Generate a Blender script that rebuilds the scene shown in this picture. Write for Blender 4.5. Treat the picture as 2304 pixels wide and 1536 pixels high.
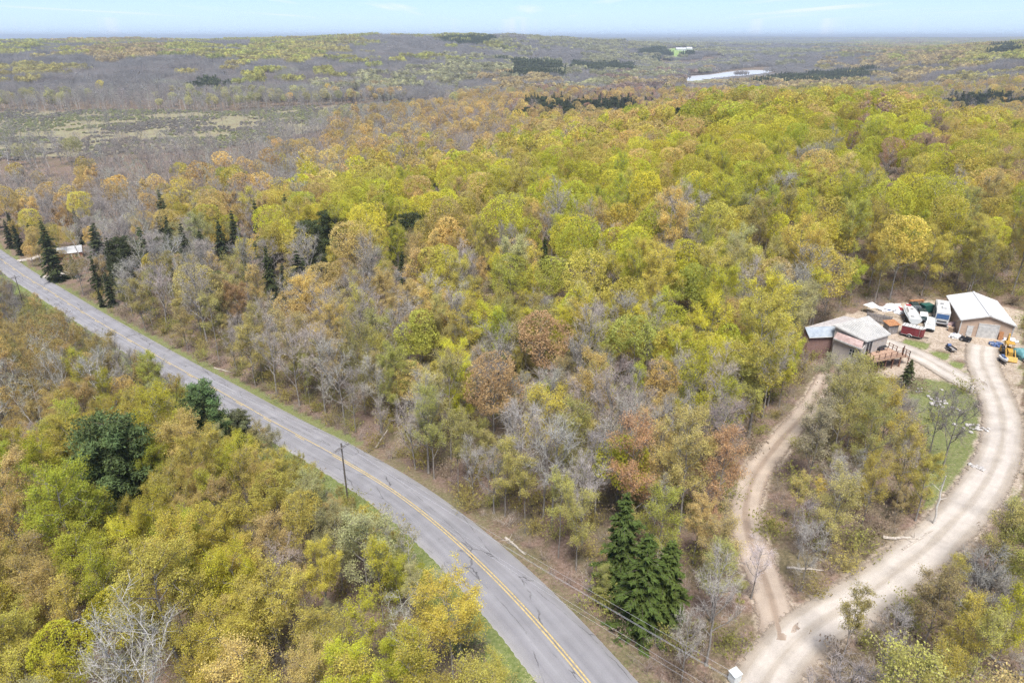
import bpy, bmesh, math, random
import numpy as np
from mathutils import Vector, Matrix

for o in list(bpy.data.objects): bpy.data.objects.remove(o)
SC = bpy.context.scene
COL = SC.collection
rng = np.random.default_rng(7)
random.seed(7)

# ---------------------------------------------------------------- camera
CAMZ = 52.0
PITCH = math.radians(24.05)
FPX = 1536.0                      # focal length in pixels of the 2304 x 1536 photograph (24 mm lens)
cam_d = bpy.data.cameras.new('camera'); cam = bpy.data.objects.new('camera', cam_d); COL.objects.link(cam)
cam_d.sensor_width = 36.0; cam_d.lens = 24.0
cam_d.clip_start = 0.5; cam_d.clip_end = 60000.0
cam.location = (0, 0, CAMZ); cam.rotation_euler = (math.pi/2 - PITCH, 0, 0)
SC.camera = cam

# ---------------------------------------------------------------- sky and sun
SUN_EL, SUN_AZ = math.radians(65), math.radians(180)      # azimuth clockwise from +Y (view direction)
world = bpy.data.worlds.new('World'); SC.world = world; world.use_nodes = True
nt = world.node_tree; nt.nodes.clear()
def nd(t, typ, **kw):
    n = t.nodes.new(typ)
    for k, v in kw.items(): setattr(n, k, v)
    return n
w_out = nd(nt, 'ShaderNodeOutputWorld'); w_bg = nd(nt, 'ShaderNodeBackground'); w_sky = nd(nt, 'ShaderNodeTexSky')
w_sky.sky_type = 'NISHITA'; w_sky.sun_disc = False
w_sky.sun_elevation = SUN_EL; w_sky.sun_rotation = SUN_AZ
w_sky.altitude = 100; w_sky.air_density = 0.5; w_sky.dust_density = 0.75; w_sky.ozone_density = 5.0
w_bg.inputs['Strength'].default_value = 0.08
# pale spring veil along the horizon; thin broken cloud, laid on a flat layer far overhead
w_geo = nd(nt, 'ShaderNodeTexCoord'); w_sep = nd(nt, 'ShaderNodeSeparateXYZ'); nt.links.new(w_geo.outputs['Generated'], w_sep.inputs[0])
w_max = nd(nt, 'ShaderNodeMath', operation='MAXIMUM'); w_max.inputs[1].default_value = 0.02; nt.links.new(w_sep.outputs['Z'], w_max.inputs[0])
w_dx = nd(nt, 'ShaderNodeMath', operation='DIVIDE'); nt.links.new(w_sep.outputs['X'], w_dx.inputs[0]); nt.links.new(w_max.outputs[0], w_dx.inputs[1])
w_dy = nd(nt, 'ShaderNodeMath', operation='DIVIDE'); nt.links.new(w_sep.outputs['Y'], w_dy.inputs[0]); nt.links.new(w_max.outputs[0], w_dy.inputs[1])
w_cmb = nd(nt, 'ShaderNodeCombineXYZ'); nt.links.new(w_dx.outputs[0], w_cmb.inputs['X']); nt.links.new(w_dy.outputs[0], w_cmb.inputs['Y'])
w_mapn = nd(nt, 'ShaderNodeMapping'); w_mapn.inputs['Scale'].default_value = (0.42, 0.05, 1.0); w_mapn.inputs['Location'].default_value = (3.3, 1.7, 0)
nt.links.new(w_cmb.outputs[0], w_mapn.inputs['Vector'])
w_noi = nd(nt, 'ShaderNodeTexNoise'); w_noi.inputs['Scale'].default_value = 1.0; w_noi.inputs['Detail'].default_value = 6; w_noi.inputs['Roughness'].default_value = 0.55
nt.links.new(w_mapn.outputs[0], w_noi.inputs['Vector'])
w_rmp = nd(nt, 'ShaderNodeValToRGB'); w_rmp.color_ramp.elements[0].position = 0.56; w_rmp.color_ramp.elements[1].position = 0.72
w_rmp.color_ramp.elements[1].color = (0.55, 0.55, 0.55, 1)
nt.links.new(w_noi.outputs['Fac'], w_rmp.inputs['Fac'])
w_mix = nd(nt, 'ShaderNodeMixRGB'); nt.links.new(w_rmp.outputs['Color'], w_mix.inputs['Fac']); 
w_mix.inputs['Color2'].default_value = (5.4, 5.4, 5.7, 1)
w_ve = nd(nt, 'ShaderNodeMapRange', interpolation_type='SMOOTHERSTEP'); w_ve.inputs['From Min'].default_value = -0.01; w_ve.inputs['From Max'].default_value = 0.11; w_ve.inputs['To Min'].default_value = 0.75; w_ve.inputs['To Max'].default_value = 0.0
nt.links.new(w_sep.outputs['Z'], w_ve.inputs['Value'])
w_vm = nd(nt, 'ShaderNodeMixRGB'); nt.links.new(w_ve.outputs[0], w_vm.inputs['Fac']); nt.links.new(w_sky.outputs[0], w_vm.inputs['Color1']); w_vm.inputs['Color2'].default_value = (3.9, 5.0, 6.5, 1)
nt.links.new(w_vm.outputs[0], w_mix.inputs['Color1']); nt.links.new(w_mix.outputs[0], w_bg.inputs['Color']); nt.links.new(w_bg.outputs[0], w_out.inputs['Surface'])

sun_d = bpy.data.lights.new('sun', 'SUN'); sun = bpy.data.objects.new('sun', sun_d); COL.objects.link(sun)
sun_d.energy = 2.6; sun_d.angle = math.radians(22); sun_d.color = (1.0, 0.95, 0.88)
_to = Vector((math.sin(SUN_AZ)*math.cos(SUN_EL), math.cos(SUN_AZ)*math.cos(SUN_EL), math.sin(SUN_EL)))
sun.rotation_euler = _to.to_track_quat('Z', 'Y').to_euler()
SC.view_settings.view_transform = 'Standard'; SC.view_settings.look = 'None'
SC.view_settings.exposure = 1.36; SC.view_settings.gamma = 1.0
SC.render.engine = 'CYCLES'
cy = SC.cycles
cy.max_bounces = 5; cy.diffuse_bounces = 3; cy.glossy_bounces = 2; cy.transmission_bounces = 3; cy.transparent_max_bounces = 8; cy.volume_bounces = 0
cy.use_denoising = True; cy.denoiser = 'OPENIMAGEDENOISE'; cy.denoising_input_passes = 'RGB_ALBEDO_NORMAL'; cy.denoising_prefilter = 'NONE'
cy.use_adaptive_sampling = True; cy.adaptive_threshold = 0.018; cy.adaptive_min_samples = 24
cy.sample_clamp_indirect = 6.0
SC.render.use_persistent_data = False

# ---------------------------------------------------------------- pixel <-> world helpers
SP, CP = math.sin(PITCH), math.cos(PITCH)
def at_z(x, y, z):
    """world point where the photograph's pixel (x, y) meets the height z"""
    yd = (y-768)/FPX; xd = (x-1152)/FPX
    Z = (CAMZ-z)/(SP+CP*yd)
    return np.array([xd*Z, Z*(CP-SP*yd), z])
def project(X, Y, Zw):
    """pixels and depth of world points"""
    dz = Zw-CAMZ
    depth = Y*CP - dz*SP
    depth = np.where(depth < 1, 1e-3, depth)
    up = Y*SP + dz*CP
    return 1152+FPX*X/depth, 768-FPX*up/depth, depth

# ---------------------------------------------------------------- terrain
ROAD_PX = [((1326,1536),0.0),((1287,1490),-.1),((1232,1420),-.6),((1153,1333),-1.7),((1055,1243),-3.4),((957,1152),-5.6),((878,1097),-7.2),
           ((750,1022),-9.6),((650,971),-11.6),((595,940),-12.6),((524,898.5),-14.2),((457,860),-15.6),((407,833),-16.6),((320,783),-18.2),
           ((233,732),-19.8),((160,687),-21),((100,648.5),-22.2),((58.7,625),-22.9),((0,583),-24)]
rp = [at_z(p[0], p[1], z) for p, z in ROAD_PX]
d0 = rp[0]-rp[1]; d0 /= np.linalg.norm(d0[:2])
pre = [rp[0]+d0*k for k in (60, 40, 22, 9)]
pre = [np.array([p[0]-0.006*k*k*0.3, p[1], 0.15]) for p, k in zip(pre, (60, 40, 22, 9))]
d1 = rp[-1]-rp[-3]; d1 /= np.linalg.norm(d1[:2])
post = [rp[-1]+np.array([d1[0]*k, d1[1]*k, -0.02*k]) for k in (30, 70, 130, 220)]
def smooth_line(pts, step=1.5, it=40):
    p = np.array(pts, float)
    s = np.r_[0, np.cumsum(np.linalg.norm(np.diff(p[:, :2], axis=0), axis=1))]
    n = max(4, int(s[-1]/step)); t = np.linspace(0, s[-1], n)
    q = np.stack([np.interp(t, s, p[:, k]) for k in range(3)], 1)
    for _ in range(it):
        q[1:-1] = q[1:-1]*0.5+(q[:-2]+q[2:])*0.25
    return q
ROAD = smooth_line(pre+rp+post, 1.5, 60)
ROAD_W = 7.6

def line_dist(line, X, Y):
    """distance to a polyline, signed (positive on its right-hand side walking along it), height and arc length there"""
    X = np.asarray(X, float); Y = np.asarray(Y, float)
    best = np.full(X.shape, 1e9); sgn = np.ones(X.shape); zz = np.zeros(X.shape); ss = np.zeros(X.shape)
    s0 = 0.0
    L = line if len(line) < 60 else line[::4]
    if len(line) >= 60 and not np.allclose(L[-1], line[-1]): L = np.vstack([L, line[-1]])
    for a, b in zip(L[:-1], L[1:]):
        dx, dy = b[0]-a[0], b[1]-a[1]; l2 = dx*dx+dy*dy; l = math.sqrt(l2)
        t = np.clip(((X-a[0])*dx+(Y-a[1])*dy)/l2, 0, 1)
        ex, ey = X-a[0]-t*dx, Y-a[1]-t*dy
        d = ex*ex+ey*ey
        m = d < best
        best = np.where(m, d, best)
        sgn = np.where(m, np.where(dx*ey-dy*ex > 0, -1.0, 1.0), sgn)
        zz = np.where(m, a[2]+t*(b[2]-a[2]), zz); ss = np.where(m, s0+t*l, ss)
        s0 += l
    return np.sqrt(best), sgn, zz, ss

CTRL = [  # X, Y, ground height
 (-60,35,-4),(-35,55,-4.5),(-45,78,-8),(-75,95,-12),(-120,120,-17),(-170,160,-22),(-25,15,0),(-90,60,-10),(-160,90,-19),(30,20,1),(60,30,2.5),(100,40,3),
 (25,62,0.2),(40,62,1.0),(55,72,1.2),(70,88,0.4),(58,92,-1.6),(45,82,0.2),(50,98,-2.2),(60,104,-1.9),(74,100,-.2),(85,118,0),(95,118,0),(75,118,0.2),(66,122,0.4),(90,135,0.6),(100,105,0.5),(110,130,1.5),
 (30,85,-1.5),(35,105,-2.5),(20,120,-3.5),(0,110,-5.5),(-20,130,-9.5),(10,150,-4.5),(45,140,-1),
 (100,180,4),(60,180,2),(130,230,5),(150,330,7),(190,400,8),(100,420,3),(250,320,-3),(260,420,-10),(200,250,3.5),(30,220,-1.5),
 (-40,180,-11),(0,250,-6),(0,340,-14),(-80,260,-19),(-120,300,-23),(-70,380,-22),(-100,400,-25),(30,450,-20),(0,520,-27),(110,540,-16),(200,540,-14),(280,560,-20),
 (60,640,-27),(160,700,-25),(260,720,-24),(400,620,-24),(360,460,-20),(150,880,-28),(320,920,-27),(480,800,-20),(430,1000,-29),(480,1200,-33.5),(380,1250,-33),(560,1350,-34.5),(600,1450,-34.5),(500,1450,-34.5),(640,1550,-34),(760,1750,-33),(330,1100,-30),
 (-250,300,-27),(-200,230,-25),(-330,380,-28.5),(-250,480,-29),(-180,600,-29.5),(-400,520,-30),(-370,700,-30),(-550,700,-30),(-150,860,-30),(-300,900,-30),(-620,900,-29),(-40,760,-29),
 (-500,1080,-18),(-800,1150,-14),(-300,1150,-22),(-100,1250,-22),(-900,1500,8),(-600,1550,8),(-300,1600,2),(0,1600,-10),(-700,2000,24),(-1200,2000,22),(-1800,2200,21),(-350,2200,30),(-100,2300,33),(-900,2500,31),
 (-200,2900,41),(-700,2900,34),(-1600,2900,23),(150,2600,26),(250,3100,34),(420,2500,-8),(300,2050,-26),(160,1900,-28),(650,3000,2),(500,3400,12),
 (560,1700,-32),(480,1560,-34),(640,1900,-32),(420,1450,-33.5),(700,1700,-33),(650,2150,-29),(560,2400,-26),(720,1350,-26),(820,1500,-14),(760,1050,-14),(1000,1250,34),(1150,1500,40),(880,1000,14),(620,760,-14),(700,850,-8),(900,700,8),(1300,1100,36),(980,1650,4),(1150,2000,8),(1500,2200,20),(900,2400,-18),(1400,3200,-2),
 (450,500,-16),(550,560,-12),(350,300,-6),(500,380,-4),(700,500,4),
 (-1000,600,-24),(-1000,1000,-16),(-600,300,-20),(-400,150,-18),(-1500,1300,0),(0,-60,3),(-100,-60,0),(100,-60,5),(0,-500,10),(-600,-200,0),(600,-200,15)]
_c = np.array(CTRL+[tuple(p) for p in ROAD[::16]], float)
_CC = 22.0
def _phi(d2): return np.sqrt(d2+_CC*_CC)
_A = _phi((_c[:, None, 0]-_c[None, :, 0])**2+(_c[:, None, 1]-_c[None, :, 1])**2)
_zm = _c[:, 2].mean()
_wt = np.linalg.solve(_A - np.eye(len(_c))*6.0, _c[:, 2]-_zm)
def _vnoise(X, Y, seed):
    """smooth value noise on a unit lattice, 0 mean"""
    xi = np.floor(X).astype(np.int64); yi = np.floor(Y).astype(np.int64)
    fx = X-xi; fy = Y-yi; fx = fx*fx*(3-2*fx); fy = fy*fy*(3-2*fy)
    def h(a, b):
        n = (a*374761393+b*668265263+seed*974711) & 0xffffffff
        n = ((n ^ (n >> 13))*1274126177) & 0xffffffff
        n = n ^ (n >> 16)
        return (n & 0xffff)/65535.0-0.5
    return (h(xi, yi)*(1-fx)*(1-fy)+h(xi+1, yi)*fx*(1-fy)+h(xi, yi+1)*(1-fx)*fy+h(xi+1, yi+1)*fx*fy)
LAKE_PX = [(1543,176),(1560,171),(1600,168),(1632,163),(1660,159.5),(1700,157),(1750,158.5),(1747,162),(1700,168),(1650,172),(1610,178),(1575,184),(1550,184)]
LAKE_Z = -33.0
LAKE = np.array([at_z(x, y, LAKE_Z)[:2] for x, y in LAKE_PX])
LAKE_C = LAKE.mean(0)
def in_poly(poly, X, Y):
    X = np.asarray(X, float); Y = np.asarray(Y, float); r = np.zeros(X.shape, bool); n = len(poly)
    for i in range(n):
        x0, y0 = poly[i]; x1, y1 = poly[(i+1) % n]
        c = ((y0 > Y) != (y1 > Y)) & (X < (x1-x0)*(Y-y0)/((y1-y0) if y1 != y0 else 1e-9)+x0)
        r ^= c
    return r
def ss(a, b, x):
    t = np.clip((x-a)/(b-a), 0, 1); return t*t*(3-2*t)
def base_h(X, Y):
    X = np.asarray(X, float); Y = np.asarray(Y, float); sh = X.shape
    x = X.ravel(); y = Y.ravel(); h = np.full(x.shape, _zm)
    for (cx, cy_, _), w in zip(_c, _wt): h += w*_phi((x-cx)**2+(y-cy_)**2)
    r = np.hypot(x, y)
    far = 14+44*_vnoise(x/2600, y/2600, 5)+16*_vnoise(x/900, y/900, 8)
    far = np.where(r > 5200, far+ss(5200, 11000, r)*14, far)
    far = far-46*ss(0.05, -0.45, x/np.maximum(r, 1)) - 6
    k = ss(2900, 4300, r)
    h = h*(1-k)+np.clip(far, -30, 43)*k
    amp = ss(250, 1200, r)*(1-0.7*ss(9000, 14000, r))
    flat = ss(-26, -18, h)
    h += amp*flat*(ss(1500, 2400, r)*(1-ss(4000, 6000, r))*14*_vnoise(x/520, y/520, 2)+9*_vnoise(x/230, y/230, 3)+5*_vnoise(x/95, y/95, 4))
    h += (1-ss(40, 400, r)*0.5)*0.5*_vnoise(x/9, y/9, 6)
    return h.reshape(sh)
def ground_h(X, Y):
    X = np.asarray(X, float); Y = np.asarray(Y, float)
    h = base_h(X, Y)
    near = np.hypot(X, Y) < 620
    if near.any():
        xs, ys = X[near], Y[near]
        d, sg, rz, _ = line_dist(ROAD, xs, ys)
        w = 1-ss(4.6, 13.0, d)
        hh = h[near]*(1-w)+rz*w
        hh = hh-0.55*np.exp(-((d-7.6)/1.5)**2)
        h = h.copy(); h[near] = hh
    if ((X-LAKE_C[0])**2+(Y-LAKE_C[1])**2 < 700**2).any():
        m = in_poly(LAKE, X, Y); h = np.where(m, LAKE_Z-1.2, h)
    return h
_LOW = [([1535,1543,1575,1610,1650,1700,1747,1757], [188,186,185,180,174,170,164,162], 2100), ([1478,1485,1520,1560,1585,1620,1626], [136,137,142,139,132,126,124], 3200)]
def cap_height(X, Y, Z, H):
    """tallest growth that leaves the lake and the farm fields open to view: low swamp before the shore"""
    H = np.array(H, float); px, pb, dep = project(X, Y, Z)
    for xs, ys, dm in _LOW:
        m = (px > xs[0]) & (px < xs[-1]) & (dep > 600) & (dep < dm) & (pb > np.interp(px, xs, ys)-1.5); yl = np.interp(px, xs, ys)+6.0
        zt = CAMZ-(SP+CP*(yl-768)/FPX)*dep; H = np.where(m, np.minimum(H, zt-Z), H)
    return H
def gz(x, y): return float(ground_h(np.array([x]), np.array([y]))[0])
def on_ground(px, py):
    """world point where the pixel's ray first meets the terrain"""
    yd = (py-768)/FPX; xd = (px-1152)/FPX; k = np.geomspace(12, 5000, 500)
    f = lambda d: (xd*d, d*(CP-SP*yd), CAMZ-d*(SP+CP*yd))
    x, y, z = f(k); g = ground_h(x, y); i = int(np.argmax(z < g)); k = np.linspace(k[max(0, i-1)], k[i], 60); x, y, z = f(k); g = ground_h(x, y); i = int(np.argmax(z < g))
    return np.array([x[i], y[i], g[i]])
# ---------------------------------------------------------------- mesh and material helpers
def mesh_np(name, V, F, mats=(), midx=None, smooth=False, uv=None):
    """mesh from numpy verts and a list of face arrays (each n x k)"""
    V = np.asarray(V, np.float32).reshape(-1, 3); F = [np.asarray(f, np.int32) for f in F if len(f)]
    me = bpy.data.meshes.new(name); me.vertices.add(len(V)); me.vertices.foreach_set('co', V.ravel())
    loops = np.concatenate([f.ravel() for f in F]); tot = np.concatenate([np.full(len(f), f.shape[1], np.int32) for f in F])
    me.loops.add(len(loops)); me.loops.foreach_set('vertex_index', loops)
    me.polygons.add(len(tot)); st = np.r_[0, np.cumsum(tot)[:-1]].astype(np.int32)
    me.polygons.foreach_set('loop_start', st); me.polygons.foreach_set('loop_total', tot)
    if midx is not None: me.polygons.foreach_set('material_index', np.concatenate([np.full(len(f), i, np.int32) for f, i in zip(F, midx)]))
    if smooth: me.polygons.foreach_set('use_smooth', np.ones(len(tot), bool))
    for m in mats: me.materials.append(m)
    if uv is not None:
        l = me.uv_layers.new(name='UVMap'); l.data.foreach_set('uv', np.asarray(uv, np.float32)[loops].ravel())
    me.update(calc_edges=True); me.validate()
    return me
def link(name, data, parent=None, loc=None, rz=None, label=None, cat=None, group=None, kind=None):
    o = bpy.data.objects.new(name, data); COL.objects.link(o)
    if parent is not None: o.parent = parent
    if loc is not None: o.location = [float(v) for v in loc]
    if rz is not None: o.rotation_euler = (0, 0, float(rz))
    if label: o['label'] = label
    if cat: o['category'] = cat
    if group: o['group'] = group
    if kind: o['kind'] = kind
    return o

def new_mat(name):
    m = bpy.data.materials.new(name); m.use_nodes = True; m.node_tree.nodes.clear(); return m, m.node_tree
def noise_mat(name, c1, c2, scale=8.0, rough=0.8, detail=5, bump=0.0, coord='Object', c3=None, metallic=0.0, spec=0.3, stretch=None, pos=(0.35, 0.65)):
    """two or three colours mixed by noise, with relief"""
    m, t = new_mat(name); L = t.links.new
    out = nd(t, 'ShaderNodeOutputMaterial'); b = nd(t, 'ShaderNodeBsdfPrincipled'); tc = nd(t, 'ShaderNodeTexCoord'); mp = nd(t, 'ShaderNodeMapping')
    if stretch: mp.inputs['Scale'].default_value = stretch
    n = nd(t, 'ShaderNodeTexNoise'); n.inputs['Scale'].default_value = scale; n.inputs['Detail'].default_value = detail; n.inputs['Roughness'].default_value = 0.65
    r = nd(t, 'ShaderNodeValToRGB'); r.color_ramp.elements[0].position = pos[0]; r.color_ramp.elements[1].position = pos[1]
    r.color_ramp.elements[0].color = (*c1, 1); r.color_ramp.elements[1].color = (*c2, 1)
    if c3 is not None:
        e = r.color_ramp.elements.new((pos[0]+pos[1])/2); e.color = (*c3, 1)
    L(tc.outputs[coord], mp.inputs[0]); L(mp.outputs[0], n.inputs['Vector']); L(n.outputs['Fac'], r.inputs[0]); L(r.outputs[0], b.inputs['Base Color'])
    b.inputs['Roughness'].default_value = rough; b.inputs['Metallic'].default_value = metallic; b.inputs['Specular IOR Level'].default_value = spec
    if bump:
        bp = nd(t, 'ShaderNodeBump'); bp.inputs['Strength'].default_value = bump; bp.inputs['Distance'].default_value = 0.05
        L(n.outputs['Fac'], bp.inputs['Height']); L(bp.outputs[0], b.inputs['Normal'])
    L(b.outputs[0], out.inputs[0]); return m
def tint_mat(name, default, transl=0.35, var=0.35, rough=0.9, nscale=2.2):
    """foliage or bark whose colour each tree carries in its own 'tint'"""
    m, t = new_mat(name); L = t.links.new
    out = nd(t, 'ShaderNodeOutputMaterial')
    at = nd(t, 'ShaderNodeAttribute'); at.attribute_type = 'INSTANCER'; at.attribute_name = 'tint'
    va = nd(t, 'ShaderNodeAttribute'); va.attribute_type = 'GEOMETRY'; va.attribute_name = 'var'
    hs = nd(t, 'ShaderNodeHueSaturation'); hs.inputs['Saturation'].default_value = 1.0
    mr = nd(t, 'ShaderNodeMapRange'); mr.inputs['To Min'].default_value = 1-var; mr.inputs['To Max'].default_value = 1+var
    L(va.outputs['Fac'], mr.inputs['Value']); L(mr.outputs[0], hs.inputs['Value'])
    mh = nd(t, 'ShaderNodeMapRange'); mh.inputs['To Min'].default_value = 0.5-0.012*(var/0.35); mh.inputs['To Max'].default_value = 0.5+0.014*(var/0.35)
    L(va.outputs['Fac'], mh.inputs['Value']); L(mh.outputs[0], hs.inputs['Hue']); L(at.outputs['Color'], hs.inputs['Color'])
    d = nd(t, 'ShaderNodeBsdfDiffuse'); d.inputs['Roughness'].default_value = 0.6; L(hs.outputs[0], d.inputs['Color'])
    if transl > 0:
        tr = nd(t, 'ShaderNodeBsdfTranslucent'); L(hs.outputs[0], tr.inputs['Color'])
        mx = nd(t, 'ShaderNodeMixShader'); mx.inputs[0].default_value = transl; L(d.outputs[0], mx.inputs[1]); L(tr.outputs[0], mx.inputs[2]); L(mx.outputs[0], out.inputs[0])
    else: L(d.outputs[0], out.inputs[0])
    return m
M_LEAF = tint_mat('leaf', (.3, .3, .05), 0.45, 0.34)
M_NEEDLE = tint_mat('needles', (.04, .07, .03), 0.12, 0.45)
M_TWIG = tint_mat('twigs', (.25, .23, .22), 0.0, 0.30)
M_TWIG_GREY = noise_mat('grey_twigs', (.21, .175, .15), (.40, .35, .31), 3, 0.9, 3)
M_TWIG_WHITE = noise_mat('pale_twigs', (.36, .345, .33), (.54, .52, .50), 3, 0.9, 3)
M_BARK = noise_mat('bark', (.16, .145, .13), (.36, .335, .31), 6, 0.95, 6, 0.5, stretch=(1, 1, .25))
M_BIRCH = noise_mat('birch_bark', (.62, .60, .57), (.16, .14, .13), 5, 0.8, 5, 0.2, stretch=(1, 1, 2.2), pos=(0.56, 0.70))
M_PINEBARK = noise_mat('conifer_bark', (.06, .05, .04), (.16, .13, .11), 6, 0.95, 6, 0.4, stretch=(1, 1, .3))

# ---------------------------------------------------------------- trees
def tubes(P0, P1, R0, R1, k):
    P0 = np.asarray(P0); P1 = np.asarray(P1); n = len(P0)
    if n == 0: return np.zeros((0, 3)), np.zeros((0, 4), int)
    d = P1-P0; d = d/np.maximum(np.linalg.norm(d, axis=1, keepdims=True), 1e-6)
    ref = np.where(np.abs(d[:, 2:3]) > 0.9, np.array([[1., 0, 0]]), np.array([[0, 0, 1.]]))
    u = np.cross(d, ref); u /= np.maximum(np.linalg.norm(u, axis=1, keepdims=True), 1e-6); v = np.cross(d, u)
    a = np.arange(k)*2*math.pi/k
    ring = np.cos(a)[None, :, None]*u[:, None, :]+np.sin(a)[None, :, None]*v[:, None, :]
    V = np.stack([P0[:, None]+ring*np.asarray(R0)[:, None, None], P1[:, None]+ring*np.asarray(R1)[:, None, None]], 1)   # n,2,k,3
    i = np.arange(n)[:, None]*2*k; j = np.arange(k)[None, :]; j2 = (j+1) % k
    F = np.stack([i+j, i+j2, i+k+j2, i+k+j], 2).reshape(-1, 4)
    return V.reshape(-1, 3), F
def unit(v): return v/np.maximum(np.linalg.norm(v, axis=-1, keepdims=True), 1e-9)
def leaf_quads(r, C, size, flat=0.0, along=None, stretch=1.3):
    """one small rhombus per centre, randomly turned (flat: how level it lies; along: long axis)"""
    n = len(C)
    nrm = unit(r.normal(size=(n, 3))*(1-flat)+np.array([0, 0, 1.0])*flat*1.6)
    a = unit(np.cross(nrm, r.normal(size=(n, 3)) if along is None else np.cross(along, nrm)+1e-5))
    b = np.cross(nrm, a); s = size*(0.6+0.8*r.random(n))[:, None]
    s = s*1.3
    V = np.stack([C-a*s*0.4*stretch-b*s*0.42, C-a*s*0.3*stretch+b*s*0.42, C+a*s*0.55*stretch], 1)
    return V.reshape(-1, 3), np.arange(n*3).reshape(n, 3)
class Parts:
    def __init__(s): s.d = {}
    def add(s, key, VF, var=None):
        V, F = VF
        if len(V) == 0: return
        l = s.d.setdefault(key, [[], [], 0, []]); l[0].append(V); l[1].append(F+l[2]); l[2] += len(V); l[3].append(np.full(len(V), 0.5) if var is None else var)
    def mesh(s, name, keys, mats):
        V, F, mi, off, va = [], [], [], 0, []
        for i, k in enumerate(keys):
            if k not in s.d: continue
            l = s.d[k]; V.append(np.concatenate(l[0])); F += [np.concatenate(l[1])+off]; mi.append(i); off += l[2]; va.append(np.concatenate(l[3]))
        me = mesh_np(name, np.concatenate(V), F, mats, mi)
        a = me.attributes.new('var', 'FLOAT', 'POINT'); a.data.foreach_set('value', np.concatenate(va).astype(np.float32)); return me

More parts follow.
